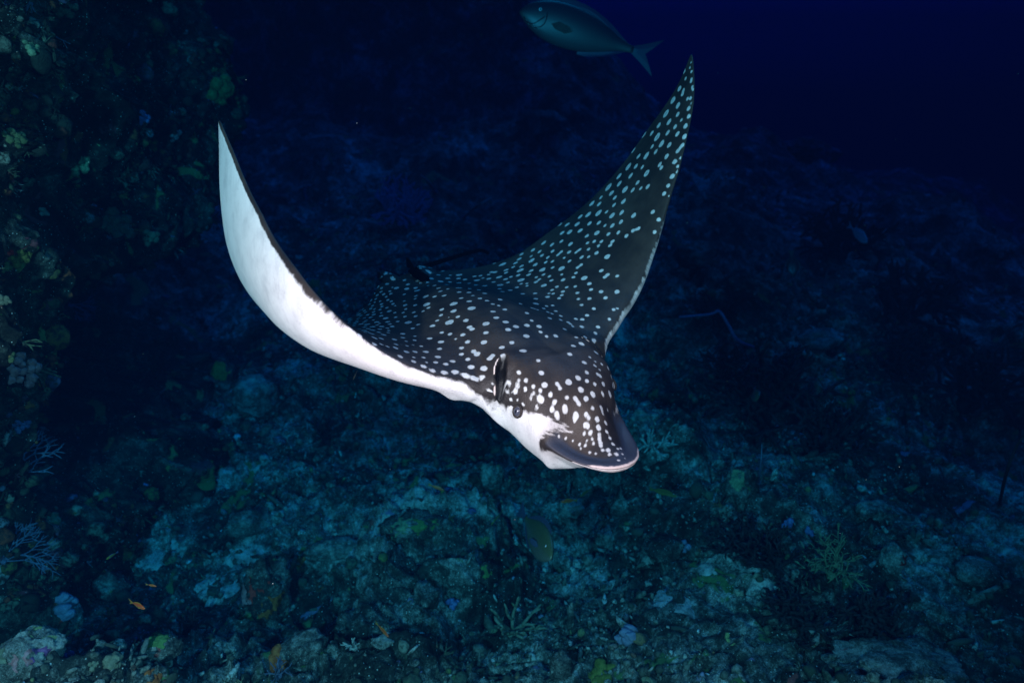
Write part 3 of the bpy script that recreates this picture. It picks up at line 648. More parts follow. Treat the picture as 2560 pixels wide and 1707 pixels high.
for r_ in (0, 1):
    for j in range(m_): fs_.append((r_*m_+j, (r_+1)*m_+j, (r_+1)*m_+(j+1) % m_, r_*m_+(j+1) % m_))
obj('dorsal_fin', ray_pose(A(vt)), fs_, M['tail'], ray)

# ------------------------------------------------------------------ resting places, found on the real reef surfaces
def ground(px, py, wall_too=True):
    """point and normal of the reef seen towards 2352-wide photograph coordinates"""
    d_ = cam2w(px_dir(px*K, py*K))[0]-CAM; ln = np.linalg.norm(d_); d_ /= ln; best = None
    for bv in ((BV_SEA, BV_WALL) if wall_too else (BV_SEA,)):
        h_, n_, i_, q_ = bv.ray_cast(Vector(CAM), Vector(d_))
        if h_ is not None and (best is None or q_ < best[2]): best = (A(h_), A(n_), q_)
    p_, n_, q_ = best
    if n_ @ d_ > 0: n_ = -n_
    return p_, n_, (p_-CAM)@FWD
def frame(n_):
    n_ = n_/np.linalg.norm(n_); a = np.cross([0.31, 0.95, 0.1], n_); a /= np.linalg.norm(a); return a, np.cross(n_, a), n_
def ico(sub):
    bm = bmesh.new(); bmesh.ops.create_icosphere(bm, subdivisions=sub, radius=1.0); bm.verts.ensure_lookup_table()
    v_ = A([tuple(q.co) for q in bm.verts]); f_ = A([[q.index for q in p.verts] for p in bm.faces]); bm.free(); return v_, f_
ICO = {k: ico(k) for k in (0+1, 2, 3, 4, 5)}
def blob(c, r, seed, rough=0.25, freq=1.4, sub=4, sx=(1, 1, 1), fr=None, detail=0.10):
    v_, f_ = ICO[sub]; q = v_*freq+seed*7.13
    k_ = 1+rough*fbm(q, 3)+detail*(0.4-np.abs(perlin(q*4.1)))+detail*.5*perlin(q*11)
    v2 = v_*k_[:, None]*A(sx)*r
    if fr is not None: v2 = v2[:, :1]*fr[0]+v2[:, 1:2]*fr[1]+v2[:, 2:]*fr[2]
    return v2+c, f_
def join(parts):
    vs_, fs_, n_ = [], [], 0
    for v_, f_ in parts:
        vs_.append(np.asarray(v_, float).reshape(-1, 3)); fs_ += [tuple(int(i)+n_ for i in q) for q in f_]; n_ += len(vs_[-1])
    return np.concatenate(vs_), fs_
def grow(p, d_, L, r, depth, rnd, spread=0.6, plane=None, taper=.72, nb=(2, 3), wob=.25, ns=6):
    """recursive branching tubes; plane = normal to keep a fan flat"""
    out = []; n_ = 5; pts_ = [A(p)]; dd = A(d_)/np.linalg.norm(d_)
    for i in range(n_):
        dd = dd+rnd.normal(0, wob*.35, 3)
        if plane is not None: dd = dd-plane*(dd@plane)*.85
        dd /= np.linalg.norm(dd); pts_.append(pts_[-1]+dd*L/n_)
    rr_ = np.linspace(r, r*taper, n_+1)
    if depth == 0: rr_[-1] = r*.35
    out.append(tube(pts_, rr_, ns))
    if depth > 0:
        for k in range(rnd.integers(nb[0], nb[1]+1)):
            ax_ = rnd.normal(0, 1, 3) if plane is None else np.cross(plane, dd)*(1 if k % 2 else -1)*rnd.uniform(.6, 1.2)
            nd = dd+ax_/np.linalg.norm(ax_)*spread*rnd.uniform(.5, 1.2)
            at_ = pts_[-1] if k < 2 else pts_[rnd.integers(2, n_)]
            out += grow(at_, nd, L*rnd.uniform(.6, .9), r*taper, depth-1, rnd, spread, plane, taper, nb, wob, ns)
    return out
def boulder(px, py, wpx, label, mat='rock', name='boulder', sx=(1.2, 1, .75), rough=.3, sink=.25, seed=None, group=None, cat='boulder', patch=None):
    p_, n_, d_ = ground(px, py); r = wpx*K*.5*d_/FPX/max(sx[0], 1); s_ = seed if seed is not None else px*.013+py*.007
    t = thing(name, p_, label, cat, group)
    c = p_+A([0, 0, 1])*r*sx[2]*(1-2*sink); a_ = random.Random(int(px*7+py)).uniform(0, 3)
    fr_ = (A([math.cos(a_)*.3+.7, math.sin(a_)*.3, 0]), A([-math.sin(a_)*.3, math.cos(a_)*.3+.7, 0]), A([0, 0, 1]))
    v_, f_ = blob(c, r, s_, rough, 1.3, 5 if wpx > 120 else 4, sx, fr_, .16)
    obj('rock', v_, f_, M[mat], t)
    for (m_, nm, dx, dy, dz, ang) in (patch or []):
        d0 = A([dx, dy, dz], float); d0 /= np.linalg.norm(d0); un = (v_-c)/np.linalg.norm(v_-c, axis=1)[:, None]
        msk = (un@d0)+.22*fbm(un*3+s_, 3) > math.cos(ang); keep_ = msk[f_].all(1)
        if keep_.sum() < 6: continue
        ids = np.unique(f_[keep_]); rm_ = np.full(len(v_), -1); rm_[ids] = np.arange(len(ids))
        off = r*.03*(1+.8*perlin(un[ids]*14))
        obj(nm, v_[ids]+un[ids]*off[:, None], rm_[f_[keep_]], M[m_], t)
    return t
def branch_coral(px, py, hpx, label, mat, n_=6, depth=3, name='branching_coral', cat='coral', thick=.045, spread=.7, lean=None, group=None, wob=.3):
    p_, nn_, d_ = ground(px, py+hpx*.35); H = hpx*K*d_/FPX; rnd = np.random.default_rng(int(px*3+py)); t = thing(name, p_, label, cat, group)
    base_d = nn_*.6+A([0, -.25, .8]) if lean is None else A(lean, float)
    obj('base', *blob(p_, H*.16, px*.01, .3, 1.5, 3), M[mat], t)
    for k in range(n_):
        a_ = 2*math.pi*k/n_+rnd.uniform(-.4, .4); fr_ = frame(base_d); dd = fr_[2]+(fr_[0]*math.cos(a_)+fr_[1]*math.sin(a_))*spread*rnd.uniform(.3, 1.1)
        obj('branch', *join(grow(p_, dd, H*.42, H*thick, depth-1, rnd, spread, None, .78, (2, 3), wob)), M[mat], t)
    return t
def sea_fan(px, py, hpx, label, mat='fan_blue', lean=(0, 0, 1), name='sea_fan', depth=5, thick=.016, group=None, cat='sea fan'):
    p_, nn_, d_ = ground(px, py); H = hpx*K*d_/FPX; rnd = np.random.default_rng(int(px+py*5)); t = thing(name, p_, label, cat, group)
    view = CAM-p_; view /= np.linalg.norm(view); pl = view*.9+A([.2, .1, .25]); pl /= np.linalg.norm(pl)
    dd = A(lean, float); dd = dd-pl*(dd@pl); dd /= np.linalg.norm(dd); side = np.cross(pl, dd)
    p1 = p_+view*H*.08
    obj('holdfast', *blob(p1, H*.05, px, .3, 1.5, 2), M[mat], t)
    for k in range(5):
        d0 = dd+side*(k-2)*.38
        obj('branch', *join(grow(p1, d0, H*.34, H*thick, depth-2, rnd, .55, pl, .8, (2, 3), .3, 5)), M[mat], t)
    return t
def sponge(px, py, wpx, label, mat, n_=6, name='sponge', cat='sponge', lob=.34, group=None, sub=3, detail=.12, flat=1.0, lobe='lobe'):
    p_, nn_, d_ = ground(px, py); R0_ = wpx*K*.5*d_/FPX; rnd = np.random.default_rng(int(px*11+py)); t = thing(name, p_, label, cat, group); fr_ = frame(nn_)
    for k in range(n_):
        a_ = k*2.4+rnd.uniform(-.3, .3); q_ = R0_*(1-lob)*math.sqrt((k+.3)/n_)
        c_ = p_+fr_[0]*q_*math.cos(a_)+fr_[1]*q_*math.sin(a_)+fr_[2]*R0_*lob*rnd.uniform(.1, .8)*flat
        obj(lobe, *blob(c_, R0_*lob*rnd.uniform(.75, 1.2), px*.1+k, .3, 1.5, sub, (1, 1, 1.1*flat), fr_, detail), M[mat], t)
    return t
def whip(pts2, label, mat, r, name='sea_whip', group=None, base=None):
    """long unbranched coral; pts2 = (px, py, depth) with the first point resting on the reef"""
    q0 = ground(pts2[0][0], pts2[0][1])[0] if pts2[0][2] is None else at2(*pts2[0]); pts_ = [q0]+[at2(*q) for q in pts2[1:]]
    t = thing(name, q0, label, 'sea whip', group); pp = smooth_path(pts_, 24)
    obj('stem', *tube(pp, np.linspace(r, r*.5, 24), 6), M[mat], t); obj('holdfast', *blob(q0, r*2.2, 3.3, .3, 1.4, 2), M[mat], t); return t

# ------------------------------------------------------------------ fish
def fish_mat(name, belly, back, fin=None, rough=.4):
    g = NG(name, rough, .35); p = g.pos(); n_ = g.noise(60, 3, .6, p)
    h_ = g.math('ADD', g.attr('h'), g.math('MULTIPLY_ADD', n_, .14, -.07)); c = g.mix(g.mrange(h_, -.55, .55), belly, back)
    if fin is not None:
        g2 = NG(name+'_fin', .5, .3); w_ = g2.n('ShaderNodeTexWave'); w_.inputs['Scale'].default_value = 30; w_.inputs['Distortion'].default_value = 2
        g2.color(g2.mix(g2.math('MULTIPLY', w_.outputs['Fac'], .5), fin, tuple(x*.5 for x in fin))); M[name+'_fin'] = g2.m
    sc_ = g.voro(220, p); g.color(g.mix(g.mrange(sc_.outputs['Distance'], .3, .6, 0, .25), c, (.02, .02, .02))); M[name] = g.m
PROF = dict(
    surgeon=([0, .04, .10, .2, .32, .45, .6, .75, .88, 1.0], [.015, .062, .105, .148, .172, .172, .148, .100, .048, .026], [.015, .050, .092, .136, .160, .162, .140, .094, .046, .026]),
    slim=([0, .05, .12, .25, .4, .55, .7, .85, 1.0], [.012, .05, .082, .11, .118, .108, .085, .055, .036], [.012, .042, .075, .105, .115, .105, .08, .05, .036]),
    wrasse=([0, .06, .15, .3, .45, .6, .8, 1.0], [.012, .04, .066, .082, .084, .078, .062, .045], [.012, .036, .06, .078, .08, .074, .058, .045]),
    trigger=([0, .06, .15, .3, .45, .6, .75, .88, 1.0], [.02, .08, .16, .25, .28, .26, .18, .08, .045], [.02, .07, .15, .24, .27, .25, .17, .08, .045]))
def fin_plate(ol, th):
    """lens-shaped fin from a 2D outline (x, z) with thickness along y"""
    ol = A(ol, float); n_ = len(ol); c_ = ol.mean(0); v_ = [(x_, 0, z_) for x_, z_ in ol]
    for s_ in (1, -1): v_ += [(c_[0]+(x_-c_[0])*.55, s_*th, c_[1]+(z_-c_[1])*.55) for x_, z_ in ol]
    f_ = []
    for j in range(n_):
        k = (j+1) % n_; f_.append((j, k, n_+k, n_+j)); f_.append((k, j, 2*n_+j, 2*n_+k))
    f_ += [tuple(range(n_, 2*n_)), tuple(range(2*n_, 3*n_))[::-1]]; return A(v_), f_
def fish(nose, tail, dn, dt_, label, mat, kind='slim', fork=.5, roll=0., name='fish', group=None, fins=1.0, width=.42, tl=.2, marks=False, tail_h=.16, big=True):
    a, b = at2(*nose, dn), at2(*tail, dt_); fw_ = a-b; L = np.linalg.norm(fw_); fw_ /= L
    up = A([0, 0, 1.])+RIGHT*roll; view = (a+b)/2-CAM
    up = up-fw_*(up@fw_); up /= np.linalg.norm(up); sd = np.cross(fw_, up)
    t = thing(name, (a+b)/2, label, 'fish', group); BL = L*(1-tl)
    def tr(v_):
        v_ = A(v_, float); return a-fw_*v_[:, :1]*BL+sd*v_[:, 1:2]*BL+up*v_[:, 2:]*BL
    xs, zt_, zb_ = PROF[kind]; nx, nc = (36, 20) if big else (14, 10); X_ = np.linspace(0, 1, nx)**1.0
    T_, B_ = hermite(X_, xs, zt_), hermite(X_, xs, zb_); v_, h_ = [], []
    for i in range(nx):
        wd = width*.5*(T_[i]+B_[i])*(1-.45*X_[i])
        for j in range(nc):
            q = 2*math.pi*j/nc; cz, sy = math.cos(q), math.sin(q)
            v_.append((X_[i], wd*np.sign(sy)*abs(sy)**.9, (T_[i] if cz > 0 else B_[i])*cz)); h_.append(cz)
    f_ = [(i*nc+j, (i+1)*nc+j, (i+1)*nc+(j+1) % nc, i*nc+(j+1) % nc) for i in range(nx-1) for j in range(nc)]+[tuple(range(nc)), tuple(range((nx-1)*nc, nx*nc))[::-1]]
    obj('body', tr(v_), f_, M[mat], t, attrs=dict(h=h_)); fm = M.get(mat+'_fin', M[mat]); zt = lambda q: float(hermite(A([q]), xs, zt_)[0]); zb = lambda q: float(hermite(A([q]), xs, zb_)[0])
    e_ = tl*L/BL; p_ = zt(1.0)
    ol = [(.97, p_*.8), (1+e_*.45, tail_h*.62), (1+e_*(1+.25*fork), tail_h*1.25), (1+e_*(1.-.2*fork), tail_h*.6), (1+e_*(1-fork*.62), 0), (1+e_*(1.-.2*fork), -tail_h*.6), (1+e_*(1+.25*fork), -tail_h*1.25), (1+e_*.45, -tail_h*.62), (.97, -p_*.8)]
    obj('tail_fin', tr(fin_plate(ol, .008)[0]), fin_plate(ol, .008)[1], fm, t, smooth=False)
    xq = np.linspace(.24, .94, 9); ol = [(q, zt(q)*.9) for q in xq][::-1]+[(q, zt(q)+.055*fins*math.sin(math.pi*min(1, (q-.2)/.74))**.5) for q in xq]
    q_ = fin_plate(ol, .006); obj('dorsal_fin', tr(q_[0]), q_[1], fm, t, smooth=False)
    xq = np.linspace(.55, .94, 7); ol = [(q, -zb(q)*.9) for q in xq][::-1]+[(q, -zb(q)-.05*fins*math.sin(math.pi*min(1, (q-.5)/.44))**.5) for q in xq]
    q_ = fin_plate(ol, .006); obj('anal_fin', tr(q_[0]), q_[1], fm, t, smooth=False)
    for s_ in (1, -1):
        wd = width*.5*(zt(.28)+zb(.28))*.88
        ol = [(.27, -.02), (.33, .012), (.42, -.005), (.45, -.035), (.40, -.06), (.31, -.05)]; q_ = fin_plate(ol, .006); w2 = q_[0].copy(); w2[:, 1] += (wd+(w2[:, 0]-.27)*.25); w2[:, 1] *= s_
        obj('pectoral_fin', tr(w2), q_[1] if s_ > 0 else [f[::-1] for f in q_[1]], M['lid'] if marks else fm, t, smooth=False)
        xe, ze = (.155, .055) if kind != 'trigger' else (.2, .08)
        if big:
            hh = zt(xe); wd = width*.5*(zt(xe)+zb(xe))*(1-.45*xe)*math.sqrt(max(.05, 1-(ze/hh)**2)); r_ = .015
            o3 = tr(A([[xe, s_*wd*.96, ze]]))[0]; e0 = obj('eye', *uvsphere(o3, (sd*r_*BL*.5, up*r_*BL, fw_*r_*BL), 12, 8), M['sclera'], t)
            o3 = tr(A([[xe, s_*wd*1.02, ze]]))[0]; obj('pupil', *uvsphere(o3, (sd*r_*BL*.4, up*r_*BL*.6, fw_*r_*BL*.6), 10, 6), M['pupil'], e0)
            if marks:                                                     # dark grooves of cheek and gill cover
                for pl_ in ([(.045, -.035), (.08, -.062), (.13, -.062), (.17, -.025), (.205, .015)], [(.215, .05), (.222, -.01), (.205, -.055), (.16, -.085), (.10, -.078), (.06, -.05)]):
                    P3 = []
                    for (qx, qz) in smooth_path(A(pl_), 14):
                        hh = zt(qx) if qz > 0 else zb(qx); wd = width*.5*(zt(qx)+zb(qx))*(1-.45*qx)*max(.05, 1-min(.99, abs(qz)/hh)**2)**.45; P3.append((qx, s_*wd*1.0, qz))
                    obj('gill_groove', *tube(tr(P3), [.0042*BL]*14, 6), M['pupil'], t)
    return t
fish_mat('fish_grey', (.028, .030, .034), (.005, .007, .018), (.008, .012, .045)); fish_mat('fish_olive', (.055, .075, .06), (.045, .065, .03), (.03, .045, .08))
fish_mat('fish_pale', (.22, .26, .32), (.14, .18, .26), (.14, .18, .26)); fish_mat('fish_black', (.008, .01, .012), (.005, .006, .008), (.006, .008, .01))
fish_mat('fish_orange', (.42, .11, .025), (.34, .06, .012), (.22, .12, .02)); fish_mat('fish_lime', (.13, .16, .025), (.10, .14, .02), (.06, .08, .16))
fish_mat('fish_brown', (.13, .11, .03), (.07, .07, .02), (.08, .08, .02)); fish_mat('fish_red', (.75, .18, .10), (.6, .10, .05), (.5, .12, .06))
fish((1194, 26), (1503, 132), 3.0, 3.1, 'large blue-grey surgeonfish with yellowish belly swimming above the ray', 'fish_grey', 'surgeon', .75, -.1, 'surgeonfish', None, .75, .42, .16, True, .12)
fish((1266, 1283), (1193, 1168), 2.35, 2.75, 'olive green surgeonfish diving nose down below the snout of the ray', 'fish_olive', 'surgeon', .15, .55, 'surgeonfish', None, 1.0, .40, .2, False, .085)
fish((1992, 557), (1948, 516), 4.6, 4.8, 'small pale blue fish over the dark bush at right', 'fish_pale', 'surgeon', .5, .1, 'reef_fish', None, .8, .4, .2, False, .12)
fish((1822, 636), (1818, 574), 4.3, 4.3, 'round black triggerfish hanging head down in the blue at right', 'fish_black', 'trigger', .2, 1.0, 'triggerfish', None, 1.3, .35, .2, False, .14)
fish((1128, 1205), (1162, 1162), 2.9, 3.0, 'bright yellow-green wrasse left of the diving surgeonfish', 'fish_lime', 'wrasse', .2, .4, 'wrasse', None, .8, .5, .2, False, .09)
fish((244, 1284), (272, 1266), 2.15, 2.2, 'tiny yellow-green fish with a blue tail above the dark rubble at left', 'fish_lime', 'slim', .3, .1, 'damselfish', None, 1, .45, .25, False, .1)
fish((333, 1397), (297, 1380), 1.95, 2.0, 'small orange fish beside the round brown boulder at lower left', 'fish_orange', 'slim', .6, .1, 'anthias', None, 1, .45, .25, False, .12)
fish((360, 1346), (334, 1341), 2.1, 2.1, 'small dull orange fish just above the brighter orange one', 'fish_orange', 'slim', .5, .1, 'anthias', None, 1, .45, .25, False, .12)
fish((893, 1462), (862, 1428), 2.3, 2.35, 'small brown-orange fish over the bottom rubble near mid frame', 'fish_orange', 'slim', .5, .2, 'anthias', None, 1, .45, .25, False, .1)
fish((811, 872), (821, 850), 2.7, 2.7, 'orange fish showing just below the white left wing', 'fish_red', 'slim', .3, .6, 'anthias', None, 1, .45, .22, False, .1)
fish((1020, 1126), (984, 1112), 2.9, 2.9, 'dim orange fish over the reef below the ray head', 'fish_orange', 'slim', .4, .2, 'anthias', None, 1, .45, .2, False, .1)
fish((1556, 1140), (1492, 1122), 2.9, 3.0, 'long dark olive wrasse low over the reef right of the snout', 'fish_brown', 'wrasse', .1, .2, 'wrasse', None, .9, .5, .16, False, .07)
fish((1288, 1152), (1326, 1148), 2.9, 2.95, 'brownish orange fish facing left below the snout tip', 'fish_orange', 'slim', .3, .1, 'anthias', None, 1, .45, .2, False, .09)
fish((1332, 1140), (1358, 1122), 2.95, 3.0, 'olive fish just right of the brownish orange one', 'fish_brown', 'slim', .3, .1, 'wrasse', None, 1, .45, .2, False, .09)
fish((1737, 922), (1733, 888), 3.3, 3.4, 'small olive fish in front of the largest black coral bush', 'fish_olive', 'trigger', .2, .8, 'reef_fish', None, 1, .4, .2, False, .1)
fish((1900, 944), (1868, 940), 3.6, 3.6, 'small dark fish, upper of the pair at far right of the reef slope', 'fish_black', 'slim', .3, .1, 'reef_fish', None, 1, .45, .2, False, .09)
fish((1918, 974), (1892, 970), 3.6, 3.6, 'small dark fish, lower of the pair at far right of the reef slope', 'fish_black', 'slim', .3, .1, 'reef_fish', None, 1, .45, .2, False, .09)
fish((1877, 1217), (1856, 1190), 2.8, 2.85, 'dark olive fish above the blue sponges at lower right', 'fish_brown', 'slim', .3, .3, 'reef_fish', None, 1, .45, .2, False, .09)

# ------------------------------------------------------------------ corals, sponges and rocks of the bottom
boulder(618, 1400, 190, 'big boulder crusted with orange sponge, pink on its left edge, lower left of centre', sx=(1.15, 1, 1.1), patch=[('orange', 'sponge_crust', .7, -.6, .1, .5), ('red', 'sponge_crust', -.15, -.7, .6, .3), ('pink', 'sponge_crust', -.9, -.5, .3, .42), ('orange', 'sponge_crust', .2, -.8, -.1, .35)])
boulder(765, 1272, 130, 'pale log-shaped rock slab lying across the rubble', 'pale_rock', 'slab', (1.5, .7, .5), .2, .2)
boulder(572, 1208, 120, 'light domed rock left of the pale slab', 'pale_rock', sx=(1.3, 1, .6), sink=.3)
boulder(262, 1372, 85, 'round brown boulder beside the orange fish', sx=(1.05, 1, .95), sink=.15)
boulder(978, 1388, 62, 'round grey coral boulder near the blue cushion sponge', 'grey_coral' if False else 'rock', sx=(1, 1, .95), sink=.12)
boulder(375, 1512, 190, 'overhanging green-topped ledge above a black hollow at the bottom', 'rock', 'ledge', (1.5, .8, .45), .25, .0, patch=[('green', 'algae_crust', 0, -.1, 1, .8), ('orange', 'sponge_crust', -.4, -.8, -.4, .35)])
boulder(160, 1440, 150, 'green tufted boulder behind the bottom left mound', 'rock', sx=(1.2, 1, .8), patch=[('green', 'algae_crust', .2, -.5, .8, .6)])
boulder(70, 1535, 190, 'brightest pale encrusted rock in the bottom left corner', 'pale_rock', sx=(1.2, 1, .7), rough=.35, patch=[('pink', 'coralline_crust', .3, -.7, .6, .3), ('cream', 'sponge_crust', -.5, -.5, .7, .35), ('purple', 'sponge_crust', .9, -.3, .5, .35)])
boulder(960, 1215, 150, 'broad green-brown reef hump below the ray body', 'rock', 'reef_hump', (1.5, 1, .6), .3, .3, patch=[('green', 'algae_crust', .3, -.7, .6, .5), ('olive_coral', 'algae_crust', -.6, -.6, .5, .4)])
boulder(1130, 1110, 110, 'knobbly reef rock beneath the ray head', 'rock', sx=(1.2, 1, .8))
boulder(590, 930, 100, 'pale blue-green coral head under the white wing', 'pale_rock', 'coral_mound', (1.1, 1, .9), .3, .2, cat='coral head')
boulder(520, 880, 60, 'yellow-green coral head left of the pale one', 'rock', 'coral_mound', (.8, 1, 1.2), .3, .2, cat='coral head', patch=[('yellow', 'sponge_crust', 0, -.8, .5, .7)])
boulder(1310, 1440, 60, 'tall dark rock stump beside the cream branching coral', 'rock', 'rock_stump', (.6, .6, 1.4), .25, .2)
boulder(1700, 1130, 130, 'dark hummock at the right below the black bushes', 'rock', sx=(1.3, 1, .8), patch=[('olive_coral', 'algae_crust', -.5, -.6, .6, .5)])
boulder(2046, 1295, 70, 'round boulder with a reddish face at lower right', 'rock', sx=(1, 1, .95), patch=[('red', 'sponge_crust', .6, -.7, .3, .6)])
boulder(2240, 1320, 120, 'smooth blue-grey dome coral near the right edge', 'rock', 'dome_coral', (1.3, 1, .55), .12, .3, cat='coral')
boulder(2060, 1540, 260, 'broad low rubble mound at the bottom right', 'pale_rock', 'rubble_mound', (1.6, 1, .4), .35, .3)
boulder(1290, 1545, 110, 'dark overgrown hump right of the black hollow, bottom centre', 'rock', sx=(1.2, 1, .8))
boulder(1530, 1270, 120, 'low dark hump above the white sand patch', 'rock', sx=(1.4, 1, .6))
boulder(1120, 1330, 120, 'turf-covered rock below the diving surgeonfish', 'rock', sx=(1.3, 1, .6), patch=[('green', 'algae_crust', 0, -.7, .7, .5)])
boulder(1390, 1250, 70, 'pale pitted coral block below the snout, right of the surgeonfish', 'pale_rock', 'coral_block', (1.1, 1, .8), .35, .25, cat='coral')
boulder(1310, 1175, 60, 'whitish coral block just below the brownish orange fish', 'pale_rock', 'coral_block', (1.2, 1, .8), .35, .25, cat='coral')
boulder(880, 1480, 90, 'grey rubble heap near the bottom edge left of centre', 'pale_rock', 'rubble_heap', (1.4, 1, .5), .4, .3)
boulder(700, 1500, 100, 'dark turfy rock right of the orange-crusted boulder foot', 'rock', sx=(1.2, 1, .7))
boulder(2000, 1180, 90, 'dark ledge rock right of the olive fish', 'rock', sx=(1.4, 1, .6))
boulder(1480, 980, 80, 'pale green coral head right of the ray snout', 'pale_rock', 'coral_mound', (1.2, 1, .8), .35, .25, cat='coral head')
boulder(1880, 790, 120, 'pale rounded hummock behind the black bushes', 'pale_rock', 'coral_hummock', (1.4, 1, .6), .3, .3, cat='coral head')
boulder(1600, 600, 130, 'blue-lit reef hummock beyond the right wing', 'rock', 'coral_hummock', (1.5, 1, .7), .3, .3, cat='coral head')
boulder(1240, 300, 110, 'far dark reef lump between the raised wings', 'rock', 'reef_lump', (1.4, 1, .8), .3, .3)
boulder(1850, 370, 170, 'far ridge hump at the end of the reef slope', 'rock', 'reef_lump', (1.6, 1, .6), .3, .3)

def sand(px, py, wpx, hpx, label, seed):
    """small pool of white coral sand lying in a dip, as a thin lens draped on the bottom"""
    p_, n_, d_ = ground(px, py); rx = wpx*K*.62*d_/FPX; ry = hpx*K*.6*d_/FPX*2.2; n0, rg = 46, 12; v_, f_ = [p_], []
    for i in range(1, rg+1):
        for j in range(n0):
            t_ = 2*math.pi*j/n0; e_ = 1+.35*float(perlin(A([[math.cos(t_)*1.7+seed, math.sin(t_)*1.7, seed]]))[0])+.06*float(perlin(A([[math.cos(t_)*5+seed, math.sin(t_)*5, seed+3]]))[0])
            q = p_+A([math.cos(t_)*rx, math.sin(t_)*ry, 0])*e_*i/rg; v_.append(q)
    v_ = A(v_)
    gy_ = float(seabed_z(p_[0], p_[1]+.2)-seabed_z(p_[0], p_[1]-.2))/.4; e = np.r_[1, np.repeat(1-np.arange(1, rg+1)/rg, n0)]
    hs = [(BV_SEA.ray_cast(Vector((q[0], q[1], q[2]+.6)), Vector((0, 0, -1)))[0], q) for q in v_[::3]]
    z0 = float(np.quantile([h_.z-gy_*(q[1]-p_[1]) for h_, q in hs if h_ is not None], .60))
    v_[:, 2] = z0+gy_*(v_[:, 1]-p_[1])+.008*perlin(v_*6)+.004*perlin(v_*19)-.05*(1-e)**4     # level pool: the reef lumps stand through it
    f_ = [(0, 1+j, 1+(j+1) % n0) for j in range(n0)]
    for i in range(rg-1):
        for j in range(n0): f_.append((1+i*n0+j, 1+(i+1)*n0+j, 1+(i+1)*n0+(j+1) % n0, 1+i*n0+(j+1) % n0))
    return tag(obj('sand_patch', v_, f_, M['sand']), label, 'sand', None)
sand(1548, 1378, 115, 52, 'brightest white sand pool among dark rocks, lower right of the snout', 1.3)
sand(1425, 1335, 50, 24, 'small pale sand pool left of the brightest one', 4.1)
sand(1640, 1300, 70, 30, 'dim blue sand patch above the brightest pool', 6.1)
sand(515, 1330, 130, 50, 'bright sand strip left of the big orange-crusted boulder', 9.2)
sand(590, 1262, 130, 36, 'teal sand strip leading up from the bright one', 12.2)
sand(330, 1175, 130, 34, 'pale sand spot at the foot of the left wall', 15.7)

branch_coral(1175, 1425, 90, 'cream branching coral at the edge of a black hollow, bottom centre', 'cream', 6, 3, thick=.06)
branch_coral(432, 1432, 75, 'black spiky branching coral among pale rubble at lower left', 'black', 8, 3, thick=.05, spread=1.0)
branch_coral(1745, 905, 170, 'largest black coral bush at right, blocking the blue slope', 'black', 12, 4, 'black_coral_or_shade', thick=.045, spread=.9, wob=.5)
branch_coral(1660, 840, 90, 'black coral bush left of the largest one', 'black', 9, 4, 'black_coral_or_shade', thick=.05, spread=.9, wob=.5)
branch_coral(1872, 980, 130, 'black coral bush right of the largest one', 'black', 10, 4, 'black_coral_or_shade', thick=.05, spread=1.0, wob=.5)
branch_coral(1660, 700, 80, 'black bush behind the pale blue forked whip', 'black', 8, 4, 'black_coral_or_shade', thick=.05, spread=.9, wob=.5)
branch_coral(1925, 545, 120, 'far dark bushy coral near the pale blue fish', 'black', 10, 4, 'black_coral_or_shade', thick=.05, spread=.9, wob=.5)
branch_coral(2080, 690, 130, 'tall dark coral bush on the far right slope', 'black', 10, 4, 'black_coral_or_shade', thick=.05, spread=.9, wob=.5)
branch_coral(2050, 800, 110, 'dark mound-shaped bush below the tall far right one', 'black', 10, 4, 'black_coral_or_shade', thick=.06, spread=1.2, wob=.5)
branch_coral(2220, 880, 140, 'shadowy black bush at the right edge of the slope', 'black', 10, 4, 'black_coral_or_shade', thick=.05, spread=1.1, wob=.5)
branch_coral(1780, 1270, 110, 'black thicket right of the white sand pool', 'black', 10, 4, 'black_coral_or_shade', thick=.05, spread=1.1, wob=.5)
branch_coral(1690, 1225, 90, 'low bush shape added as black shade between the low dark hump and the black thicket', 'black', 9, 4, 'black_coral_or_shade', thick=.06, spread=1.3, wob=.5)  # black branches added to stand for the shadow of a hollow
branch_coral(1985, 1400, 120, 'wide bush shape added as black shade under the round boulder with a reddish face', 'black', 10, 4, 'black_coral_or_shade', thick=.06, spread=1.3, wob=.5)  # added black bush darkens the shadowed hollow, no coral grows there
branch_coral(1835, 1400, 100, 'bush shape added as black shade in front of the fine olive branching bush', 'black', 10, 4, 'black_coral_or_shade', thick=.06, spread=1.3, wob=.5)  # another added bush, its black colour stands in for deep shade
branch_coral(750, 985, 70, 'dark little bush on the reef below the white wing', 'black', 8, 3, 'black_coral_or_shade', thick=.05, spread=.9)
branch_coral(1915, 1285, 95, 'fine olive branching bush at lower right', 'olive_coral', 12, 4, 'branching_coral', thick=.022, spread=1.0)
branch_coral(1915, 950, 60, 'pale feathery coral at the foot of the right black bush', 'grey_coral', 9, 3, 'branching_coral', thick=.03, spread=1.1)
branch_coral(640, 1535, 46, 'small pale blue twig coral on the bottom edge', 'fan_blue', 6, 3, 'twig_coral', thick=.04, spread=.9)
branch_coral(815, 1470, 50, 'thin grey fingers of dead coral in the bottom rubble', 'grey_coral', 6, 2, 'branching_coral', thick=.05)
branch_coral(1500, 1010, 60, 'green-grey knobbly coral right of the snout', 'grey_coral', 8, 3, 'branching_coral', thick=.06, spread=1.0)
branch_coral(925, 478, 90, 'blue soft coral tree on the far slope between the wings', 'blue', 12, 4, 'soft_coral', thick=.07, spread=1.0)
branch_coral(880, 440, 50, 'dim grey antler coral left of the blue soft coral', 'grey_coral', 5, 3, 'antler_coral', thick=.07, spread=.8)
sea_fan(8, 1290, 120, 'pale blue sea fan low on the left edge', lean=(.6, 0, .6), depth=5)
